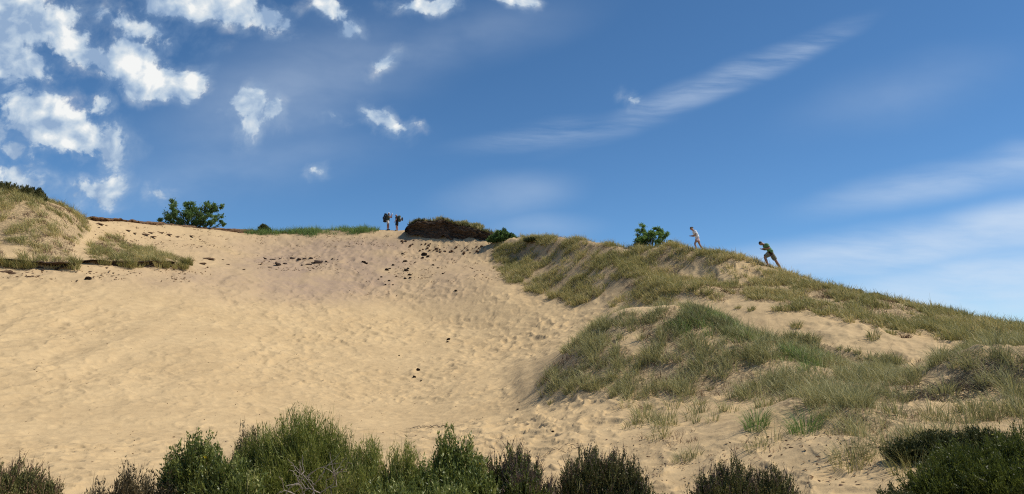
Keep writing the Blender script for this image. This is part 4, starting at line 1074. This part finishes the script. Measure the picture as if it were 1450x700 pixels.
scatter('peat_clod', ['larger black clod alone in the middle of the trampled sand', 'small dark clod just left below the larger black one', 'smallest dark clod right below the larger black one'], 'clods in the middle of the sand', 'clod',
        [(592,525,6.5),(587,534.5,5),(596,540,3)], M_clod, .7, 1, 340)
scatter('peat_clod', ['dark clod on the sand right of centre, upper of a close pair', 'lower one of the close pair of dark clods right of centre', 'lone dark speck of peat left of the larger black clod', 'lone dark clod on the sand left of the dark bank debris', 'brown lump half sunk in the upper left sand', 'small dark clod low on the sand above the dry topped bush', 'dark clod on the sand above the round heather bush'],
        'single clods on the sand', 'clod', [(635,481,5),(633,485,4),(565,504,3),(646,413,4),(125,396,9),(733,581,3.5),(783,612,4)], M_clod, .7, 1, 350)
L = [(10,386,9),(17,388,8),(40,392,5),(60,383,4),(150,380,4),(160,387,3),(295,367,9),(287,374,8),(322,375,4),(345,382,4),(315,368,3),(205,333,7),(215,336,8),(238,333,7),(212,330,5),(190,331,5),(288,343,4),(140,318,8),(270,335,6),(228,330,5),(250,336,5),(180,327,6)]
scatter('root_clod', 'flat scrap of brown root mat on the sand below the left crest', 'scraps of root mat on the upper left sand', 'clod', L, M_mat, .3, 1.8, 360, .1)
L = [(376,367,9),(386,368,8),(397,367,6),(415,367,14),(424,368,12),(432,367,9),(441,366.5,12),(394,375.5,18),(404,374,10),(368,375,6),(382,379,7),(428,376,6),(437,375,9),(444,373,8),(452,372.5,20),(471,367,6),(478,368,4),(462,371,7)]
scatter('peat_slab', 'thin dark slab of old peat showing edge-on in the upper middle of the sand', 'dark peat slabs in the upper sand', 'peat slab', L, M_slab, .22, 1.0, 380, sink=.1)
for o in COL.objects:
    if o.name.startswith('peat_slab'): o.scale = (o.scale[0], o.scale[1] * .45, o.scale[2] * 1.1); o.rotation_euler[2] *= .3
# ------------------------------------------------------------------ people
M_skin = cloth('skin', (.42, .24, .16), .6, .06)
M_hair = cloth('dark_hair', (.018, .014, .012), .6)
def skinned(name, V, E, rad, m, parent, subdiv=3, root=0, flat=None):
    me = bpy.data.meshes.new(name); me.from_pydata(V, E, []); me.update()
    o = bpy.data.objects.new(name, me); COL.objects.link(o)
    md = o.modifiers.new('skin', 'SKIN'); md.use_smooth_shade = True; md.branch_smoothing = .5
    sv = me.skin_vertices[0].data
    for i, r in enumerate(rad):
        r = r if isinstance(r, tuple) else (r, r); sv[i].radius = (r[0] * 1.27, r[1] * 1.27)
        sv[i].use_root = (i == root)
    sb = o.modifiers.new('sub', 'SUBSURF'); sb.levels = subdiv; sb.render_levels = subdiv
    dg = bpy.context.evaluated_depsgraph_get()
    ev = o.evaluated_get(dg); nm = bpy.data.meshes.new_from_object(ev)
    bpy.data.objects.remove(o); bpy.data.meshes.remove(me)
    nm.name = name
    nm.materials.clear(); nm.materials.append(m)
    for p in nm.polygons: p.use_smooth = True; p.material_index = 0
    return link_mesh(name, nm, None, parent)

def ell(name, c, r, m, parent, rot=(0, 0, 0), noise_=0.0, seed=0, cut=None, sub=3):
    bm = bmesh.new(); bmesh.ops.create_icosphere(bm, subdivisions=sub, radius=1)
    for v in bm.verts:
        if noise_: v.co *= 1 + noise_ * float(fbm(np.array([v.co.x * 2 + seed]), np.array([v.co.y * 2 + v.co.z * 1.7]), 3, seed)[0])
    if cut is not None:
        bmesh.ops.delete(bm, geom=[v for v in bm.verts if cut(v.co)], context='VERTS')
    bmesh.ops.scale(bm, vec=r, verts=bm.verts)
    from mathutils import Euler
    bmesh.ops.rotate(bm, matrix=Euler(rot).to_matrix(), verts=bm.verts)
    bmesh.ops.translate(bm, vec=c, verts=bm.verts)
    me = bpy.data.meshes.new(name); bm.to_mesh(me); bm.free()
    for p in me.polygons: p.use_smooth = True
    return link_mesh(name, me, m, parent)

def person(label, foot, rz, J, shirt, shorts, shoe, skin=M_skin, hair='short', cap=None, sleeves='short', shorts_to=.75, bulk=1.0, scale=1.0):
    """J: joint positions in metres, x forward, y left, z up. keys: pelvis, chest, neck, head, and L/R of hip, knee, ankle, toe, sho, elb, wri"""
    root = empty('person', foot, rz); tag(root, label, 'person'); root.scale = (scale,) * 3
    v = lambda k: Vector(J[k])
    V, E, Rd, kinds = [], [], [], {}
    def add(p, r, par=None, k='x'):
        V.append(tuple(p)); Rd.append(r)
        if par is not None: E.append((par, len(V) - 1)); kinds[len(V) - 1] = k
        return len(V) - 1
    b = bulk
    pel = add(v('pelvis'), (.135 * b, .115 * b))
    bel = add(v('pelvis').lerp(v('chest'), .45), (.125 * b, .10 * b), pel, 'torso')
    che = add(v('chest'), (.15 * b, .115 * b), bel, 'torso')
    top = add(v('chest').lerp(v('neck'), .7), (.10 * b, .085), che, 'torso')
    nk = add(v('neck'), .052, top, 'torso')
    hd = v('head'); up = (hd - v('neck')).normalized()
    fw = Vector(J['face']).normalized()
    h0 = add(v('neck').lerp(hd, .45), .055, nk)
    h1 = add(hd - up * .03 + fw * .012, (.073, .082), h0)
    h2 = add(hd + up * .05, (.074, .088), h1)
    h3 = add(hd + up * .10, (.045, .05), h2)
    for s in 'LR':
        sh = add(v(s + 'sho'), .057 * b, che, s + 'shoulder')
        el = add(v(s + 'sho').lerp(v(s + 'elb'), .5), .047 * b, sh, s + 'upper')
        el = add(v(s + 'elb'), .038, el, s + 'upper')
        fa = add(v(s + 'elb').lerp(v(s + 'wri'), .3), .037, el)
        wr = add(v(s + 'wri'), .023, fa)
        d = (v(s + 'wri') - v(s + 'elb')).normalized()
        side = d.cross(Vector((0, 0, 1))); side = side.normalized() if side.length > .1 else Vector((0, 1, 0))
        if s == 'R': side = -side
        nrm = d.cross(side).normalized()
        pm = add(v(s + 'wri') + d * .05, (.036, .020), wr)
        for q, (o_, ln) in enumerate(((-.028, .070), (-.010, .080), (.009, .075), (.026, .058))):
            p0 = v(s + 'wri') + d * .085 + side * o_
            a = add(p0, .0095, pm); c_ = add(p0 + d * ln * .5 + nrm * .008, .0088, a); add(p0 + d * ln * .85 + nrm * .028, .0075, c_)
        t0 = add(v(s + 'wri') + d * .04 - side * .04, .011, pm); add(v(s + 'wri') + d * .075 - side * .058 + nrm * .012, .009, t0)
        hp = add(v(s + 'hip'), .09 * b, pel, s + 'hip')
        th = add(v(s + 'hip').lerp(v(s + 'knee'), .5), .073 * b, hp, s + 'thigh')
        kn = add(v(s + 'knee'), .053 * b, th, s + 'thigh')
        cf = add(v(s + 'knee').lerp(v(s + 'ank'), .33), .054 * b, kn)
        an = add(v(s + 'ank'), .034, cf)
        add(v(s + 'ank').lerp(v(s + 'toe'), .5) , .036, an)
        add(v(s + 'toe'), .028, len(V) - 1)
    body = skinned('body', V, E, Rd, skin, root)
    # face: nose, ears, eyes, mouth
    side = up.cross(fw).normalized()
    from mathutils import Quaternion
    fr = Matrix((fw, side, up)).transposed().to_euler()
    ell('nose', hd + fw * .098 + up * .0, (.018, .013, .022), skin, body, fr, sub=2)
    for s in (1, -1):
        ell('ear', hd + side * s * .077 + fw * -.005, (.02, .009, .03), skin, body, fr, sub=2)
        ell('eye', hd + side * s * .03 + fw * .082 + up * .022, (.008, .012, .008), M_hair, body, fr, sub=1)
    ell('mouth', hd + fw * .086 - up * .045, (.006, .024, .006), cloth('lips', (.32, .12, .10)), body, fr, sub=1)
    if hair:
        ell('hair', hd + up * .042 - fw * .012, (.099, .088, .100), M_hair, root, fr, .10, 3, (lambda c: c.z < -.25 and c.x > -.2) if hair != 'bun' else (lambda c: (c.z < -.1 and c.x > .1) or c.z < -.8))
        if hair == 'bun': ell('hair_bun', hd - fw * .115 + up * .05, (.05, .045, .05), M_hair, root, fr, .2, 5)
    if cap:
        ell('cap', hd + up * .055 - fw * .005, (.106, .094, .085), cap, root, fr, 0, 0, lambda c: c.z < -.05)
        ell('cap_brim', hd + up * .052 + fw * .11, (.07, .075, .009), cap, root, fr)
    # clothes: loose shells over the body, cut along the bones
    bones = []
    for x, y in E:
        bones.append((V[x], V[y], kinds.get(y, 'x')))
    A = np.array([q[0] for q in bones]); B = np.array([q[1] for q in bones]); kd = [q[2] for q in bones]
    bm_ = body.data; co = np.empty(len(bm_.vertices) * 3); bm_.vertices.foreach_get('co', co); co = co.reshape(-1, 3)
    no = np.array([tuple(q.normal) for q in bm_.vertices])
    AB = B - A; tt = np.clip(((co[:, None, :] - A) * AB).sum(-1) / ((AB * AB).sum(-1) + 1e-9), 0, 1)
    dd = np.linalg.norm(co[:, None, :] - (A + AB * tt[:, :, None]), axis=-1); rb = np.array([(Rd[x] if isinstance(Rd[x], float) else Rd[x][0]) * .5 + (Rd[y] if isinstance(Rd[y], float) else Rd[y][0]) * .5 for x, y in E]); k_ = (dd - 1.1 * rb).argmin(1)
    kk = np.array(kd, object)[k_]
    pv, cv = np.array(J['pelvis']), np.array(J['chest']); ax = cv - pv; along = ((co - pv) @ ax) / (ax @ ax)
    nv = np.array(J['neck']); ax2 = nv - cv; al2 = ((co - cv) @ ax2) / (ax2 @ ax2)
    thigh = np.zeros(len(co)); upper = np.zeros(len(co)); fore = np.zeros(len(co))
    for s in 'LR':
        h_, n_ = np.array(J[s + 'hip']), np.array(J[s + 'knee']); m_ = np.isin(kk, [s + 'thigh']); thigh[m_] = (((co - h_) @ (n_ - h_)) / ((n_ - h_) @ (n_ - h_)))[m_]
        h_, n_ = np.array(J[s + 'sho']), np.array(J[s + 'elb']); m_ = np.isin(kk, [s + 'upper']); upper[m_] = (((co - h_) @ (n_ - h_)) / ((n_ - h_) @ (n_ - h_)))[m_]
    torso = np.isin(kk, ['torso', 'Lshoulder', 'Rshoulder']); arms = np.isin(kk, ['Lupper', 'Rupper']); legs = np.isin(kk, ['Lthigh', 'Rthigh']); hips = np.isin(kk, ['Lhip', 'Rhip'])
    in_shirt = ((torso | hips | (legs & (thigh < .12))) & (along > -.04) & ((al2 < .93) | ~torso)) | (arms & (upper < (.62 if sleeves == 'short' else 1.1)))
    in_shorts = (torso & (along < .24)) | hips | (legs & (thigh < shorts_to))
    rv = co - (A + AB * tt[:, :, None])[np.arange(len(co)), k_]; rv /= np.linalg.norm(rv, axis=1)[:, None] + 1e-6; no = no * .4 + rv * .7
    def shell(name, sel, off, m):
        fs = [tuple(p.vertices) for p in bm_.polygons if all(sel[i] for i in p.vertices)]
        used = sorted({i for f in fs for i in f}); mp = {i: n for n, i in enumerate(used)}
        wob = 1 + .5 * fbm(co[used, 0] * 9 + co[used, 2] * 7, co[used, 1] * 9 + co[used, 2] * 5, 3, 5)
        pos = co[used] + no[used] * (off[used] * wob)[:, None]
        me = bpy.data.meshes.new(name); me.from_pydata([tuple(q) for q in pos], [], [tuple(mp[i] for i in f) for f in fs]); me.update()
        for p in me.polygons: p.use_smooth = True
        o = link_mesh(name, me, m, root); md = o.modifiers.new('thick', 'SOLIDIFY'); md.thickness = .008; md.offset = 0
        return o
    shell('shirt', in_shirt, np.where(torso, .030 + .012 * np.clip(.5 - along, 0, .6), .024), shirt)
    shell('shorts', in_shorts, np.where(legs, .016 + .022 * np.clip(thigh, 0, 1), .014), shorts)
    for s in 'LR':
        a_, t_ = v(s + 'ank'), v(s + 'toe'); d = (t_ - a_)
        skinned('shoe', [tuple(a_ + Vector((-.02, 0, .01))), tuple(a_.lerp(t_, .35) + Vector((0, 0, -.012))), tuple(a_.lerp(t_, .8)), tuple(t_ + d.normalized() * .03)], [(0, 1), (1, 2), (2, 3)], [.048, .047, .044, .034], shoe, root, 1)
    return root

# climber in white: leaning into the slope, hands together in front
white = cloth('white_cotton', (.80, .80, .80)); pink = cloth('pale_pink_cloth', (.66, .47, .44)); wsh = cloth('light_shoe', (.62, .55, .52))
def place(px, py, y0):
    s = seen(px, py, y0); return s
Jg = dict(pelvis=(0, 0, .92), chest=(.12, 0, 1.22), neck=(.25, 0, 1.42), head=(.37, 0, 1.535), face=(1, 0, -.45),
          Lhip=(.02, .095, .88), Rhip=(-.02, -.095, .88), Lknee=(.22, .10, .52), Rknee=(-.16, -.10, .48), Lank=(.07, .10, .11), Rank=(-.50, -.10, .12),
          Ltoe=(.22, .11, .08), Rtoe=(-.40, -.11, .00), Lsho=(.19, .165, 1.36), Rsho=(.19, -.165, 1.36), Lelb=(.16, .20, 1.07), Relb=(.16, -.20, 1.07),
          Lwri=(.40, .10, 1.06), Rwri=(.40, -.10, 1.06))
def stand(J, foot, rz, sc, lift=0.0):
    """lower foot ends are set on the ground on each side"""
    Rz = Matrix.Rotation(rz, 3, 'Z')
    for s in 'LR':
        a = Rz @ (Vector(J[s + 'ank']) * sc); zt = gz(foot[0] + a.x, foot[1] + a.y) - foot[2]
        da = zt / sc + .075 + lift - J[s + 'ank'][2]
        J[s + 'ank'] = (J[s + 'ank'][0], J[s + 'ank'][1], J[s + 'ank'][2] + da)
        t = Rz @ (Vector(J[s + 'toe']) * sc); zt = gz(foot[0] + t.x, foot[1] + t.y) - foot[2]
        J[s + 'toe'] = (J[s + 'toe'][0], J[s + 'toe'][1], zt / sc + .035 + lift)
        print('FOOT', s, round(da, 3))
    return J
def crest_at(px, Y0, Y1):
    Ys = np.linspace(Y0, Y1, 300); X = (px - CX) / F * Ys * 1.0
    for _ in range(3):
        Z = ground(X, Ys); p, q = proj(X, Ys, Z); X = X + (px - p) / F * Ys
    Z = ground(X, Ys); p, q = proj(X, Ys, Z); k = int(np.argmin(q))
    print('CREST', px, Ys[k], q[k]); return (float(X[k]), float(Ys[k]), float(Z[k]))
c = crest_at(989, 41, 50)
pg = (c[0], c[1] + .1, gz(c[0], c[1] + .1))
Jg = stand(Jg, pg, R(180), .93)
person('person in white t-shirt and pale pink shorts climbing the ridge with hands held in front', pg, R(180), Jg, white, pink, wsh, hair='bun', shorts_to=.45, bulk=.9, scale=.93)

green = cloth('green_cotton', (.10, .22, .09)); khaki = cloth('olive_shorts', (.15, .155, .11)); dsh = cloth('dark_shoe', (.05, .045, .04))
M_skin2 = cloth('tanned_skin', (.33, .18, .12), .6, .06)
Jb = dict(pelvis=(0, 0, .85), chest=(.20, 0, 1.13), neck=(.37, 0, 1.27), head=(.52, 0, 1.33), face=(1, 0, -.75),
          Lhip=(.03, .10, .82), Rhip=(-.04, -.10, .80), Lknee=(.40, .12, .60), Rknee=(-.24, -.11, .46), Lank=(.22, .12, .18), Rank=(-.62, -.12, .10),
          Ltoe=(.37, .13, .16), Rtoe=(-.50, -.13, .02), Lsho=(.28, .19, 1.24), Rsho=(.28, -.19, 1.24), Lelb=(.18, .27, 1.02), Relb=(.18, -.27, 1.02),
          Lwri=(.42, .15, 1.04), Rwri=(.42, -.15, 1.04))
c = crest_at(1094, 37, 45)
pb = (c[0], c[1] + .1, gz(c[0], c[1] + .1))
Jb = stand(Jb, pb, R(180), 1.05)
person('person in green t-shirt and olive shorts bending forward while climbing the right ridge', pb, R(180), Jb, green, khaki, dsh, skin=M_skin2, hair='short', shorts_to=.95, bulk=1.12, scale=1.05)

# two hikers
dgreen = cloth('dark_green_jersey', (.050, .068, .052)); stone_ = cloth('pale_grey_shorts', (.50, .47, .44)); black = cloth('black_cloth', (.014, .014, .017))
J1 = dict(pelvis=(0, 0, .95), chest=(.0, 0, 1.28), neck=(.03, 0, 1.50), head=(.07, 0, 1.62), face=(1, 0, -.05),
          Lhip=(0, .10, .92), Rhip=(0, -.10, .92), Lknee=(-.10, .13, .50), Rknee=(.14, -.12, .50), Lank=(-.12, .14, .08), Rank=(.17, -.13, .08),
          Ltoe=(.03, .17, .04), Rtoe=(.32, -.15, .04), Lsho=(.02, .19, 1.43), Rsho=(.02, -.19, 1.43), Lelb=(.27, .27, 1.27), Relb=(.36, -.25, 1.22),
          Lwri=(.38, .07, 1.50), Rwri=(.42, -.08, 1.50))
c = crest_at(549, 69, 77); p1 = (c[0], c[1], c[2])
J1 = stand(J1, p1, R(-18), 1.0)
M_cap = cloth('white_cap', (.80, .80, .80))
person('person in white cap, dark green top and pale shorts, raising a phone on the crest', p1, R(-18), J1, dgreen, stone_, dsh, skin=cloth('reddish_skin', (.32, .15, .11), .6, .06), hair='short', cap=M_cap, shorts_to=.80)
J2 = dict(pelvis=(0, 0, .95), chest=(.0, 0, 1.28), neck=(.05, 0, 1.48), head=(.11, 0, 1.59), face=(1, .1, -.25),
          Lhip=(0, .10, .92), Rhip=(0, -.10, .92), Lknee=(.04, .11, .50), Rknee=(.02, -.11, .50), Lank=(.0, .12, .08), Rank=(-.06, -.12, .08),
          Ltoe=(.15, .15, .04), Rtoe=(.09, -.15, .04), Lsho=(.0, .20, 1.42), Rsho=(.0, -.20, 1.42), Lelb=(.0, .25, 1.12), Relb=(-.02, -.25, 1.12),
          Lwri=(.16, .22, .92), Rwri=(.12, -.22, .90))
c = crest_at(562, 68, 76); p2 = (c[0], c[1], c[2])
J2 = stand(J2, p2, R(168), .95)
person('person in black shirt and black shorts with short cropped hair, looking down on the crest', p2, R(168), J2, black, black, dsh, skin=cloth('sunburnt_skin', (.45, .23, .16), .6, .06), hair=None, shorts_to=.95, scale=.95)

def rucksack(label, foot, rz, parts, m, sc=1.0):
    """a packed rucksack: body, lid, pockets and straps built as rounded puffy boxes; x forward of the wearer"""
    root = empty('rucksack', foot, rz); tag(root, label, 'rucksack'); root.scale = (sc,) * 3
    for nm, c, r, mm, sd in parts:
        bm = bmesh.new(); bmesh.ops.create_cube(bm, size=2)
        bmesh.ops.subdivide_edges(bm, edges=bm.edges, cuts=5, use_grid_fill=True)
        for v in bm.verts:
            q = v.co; l = (abs(q.x) ** 4 + abs(q.y) ** 4 + abs(q.z) ** 4) ** .25
            q = q / l
            n = float(fbm(np.array([q.x * 2 + sd]), np.array([q.y * 2 + q.z * 2.3]), 3, sd)[0])
            v.co = q * (1 + .18 * n)
        bmesh.ops.scale(bm, vec=r, verts=bm.verts); bmesh.ops.translate(bm, vec=c, verts=bm.verts)
        me = bpy.data.meshes.new(nm); bm.to_mesh(me); bm.free()
        for p in me.polygons: p.use_smooth = True
        link_mesh(nm, me, mm, root)
    for s in (1, -1):
        pts = [(-.13, .12 * s, 1.46), (-.02, .125 * s, 1.545), (.11, .12 * s, 1.47), (.155, .125 * s, 1.32), (.11, .15 * s, 1.16), (-.10, .17 * s, 1.08)]
        V, Fc = tube_np([np.array(pts)], [np.full(6, .022)], 6)
        link_mesh('shoulder_strap', np_mesh('shoulder_strap', V, Fc, smooth=True), black, root)
    pts = [(-.15, .13, 1.0), (-.05, .165, .99), (.08, .12, .98), (.13, 0, .98), (.08, -.12, .98), (-.05, -.165, .99), (-.15, -.13, 1.0)]
    V, Fc = tube_np([np.array(pts)], [np.full(7, .026)], 6)
    link_mesh('hip_belt', np_mesh('hip_belt', V, Fc, smooth=True), black, root)
    return root
navy = cloth('dark_navy_nylon', (.018, .022, .032), .6); olive = cloth('dark_olive_nylon', (.045, .062, .035), .6); grey = cloth('light_grey_nylon', (.42, .43, .44), .6)
rucksack('very large dark rucksack on the back of the person in the white cap', p1, R(-18),
  [('pack_body', (-.30, 0, 1.22), (.15, .17, .33), navy, 3), ('pack_lid', (-.26, 0, 1.60), (.13, .15, .09), navy, 8), ('front_pocket', (-.47, .0, 1.22), (.07, .13, .16), navy, 14),
   ('sleeping_roll', (-.34, 0, .90), (.12, .22, .10), black, 20), ('side_pocket', (-.32, -.2, 1.12), (.09, .06, .14), grey if False else navy, 31)], navy)
rucksack('dark olive rucksack with grey side and black bundle worn by the person in black', p2, R(168),
  [('pack_body', (-.27, 0, 1.20), (.14, .16, .30), olive, 5), ('pack_lid', (-.25, 0, 1.50), (.12, .14, .07), olive, 9), ('side_pocket', (-.38, .10, 1.26), (.045, .05, .10), grey, 12),
   ('front_pocket', (-.46, 0, 1.15), (.06, .10, .12), grey, 17), ('black_bundle', (-.58, .02, 1.18), (.06, .10, .18), black, 26)], olive, .95)
# phone held up
bm = bmesh.new(); bmesh.ops.create_cube(bm, size=1); bmesh.ops.scale(bm, vec=(.010, .078, .155), verts=bm.verts)
bmesh.ops.bevel(bm, geom=bm.edges[:], offset=.004, segments=2, affect='EDGES')
me = bpy.data.meshes.new('phone'); bm.to_mesh(me); bm.free()
q = Matrix.Rotation(R(-18), 3, 'Z') @ Vector((.47, 0, 1.62))
o = link_mesh('phone', me, cloth('pale_phone_case', (.6, .62, .65), .3), loc=(p1[0] + q.x, p1[1] + q.y, p1[2] + q.z)); o.rotation_euler = (0, R(-8), R(-18))
tag(o, 'pale mobile phone held up in both hands by the person in the white cap', 'phone')
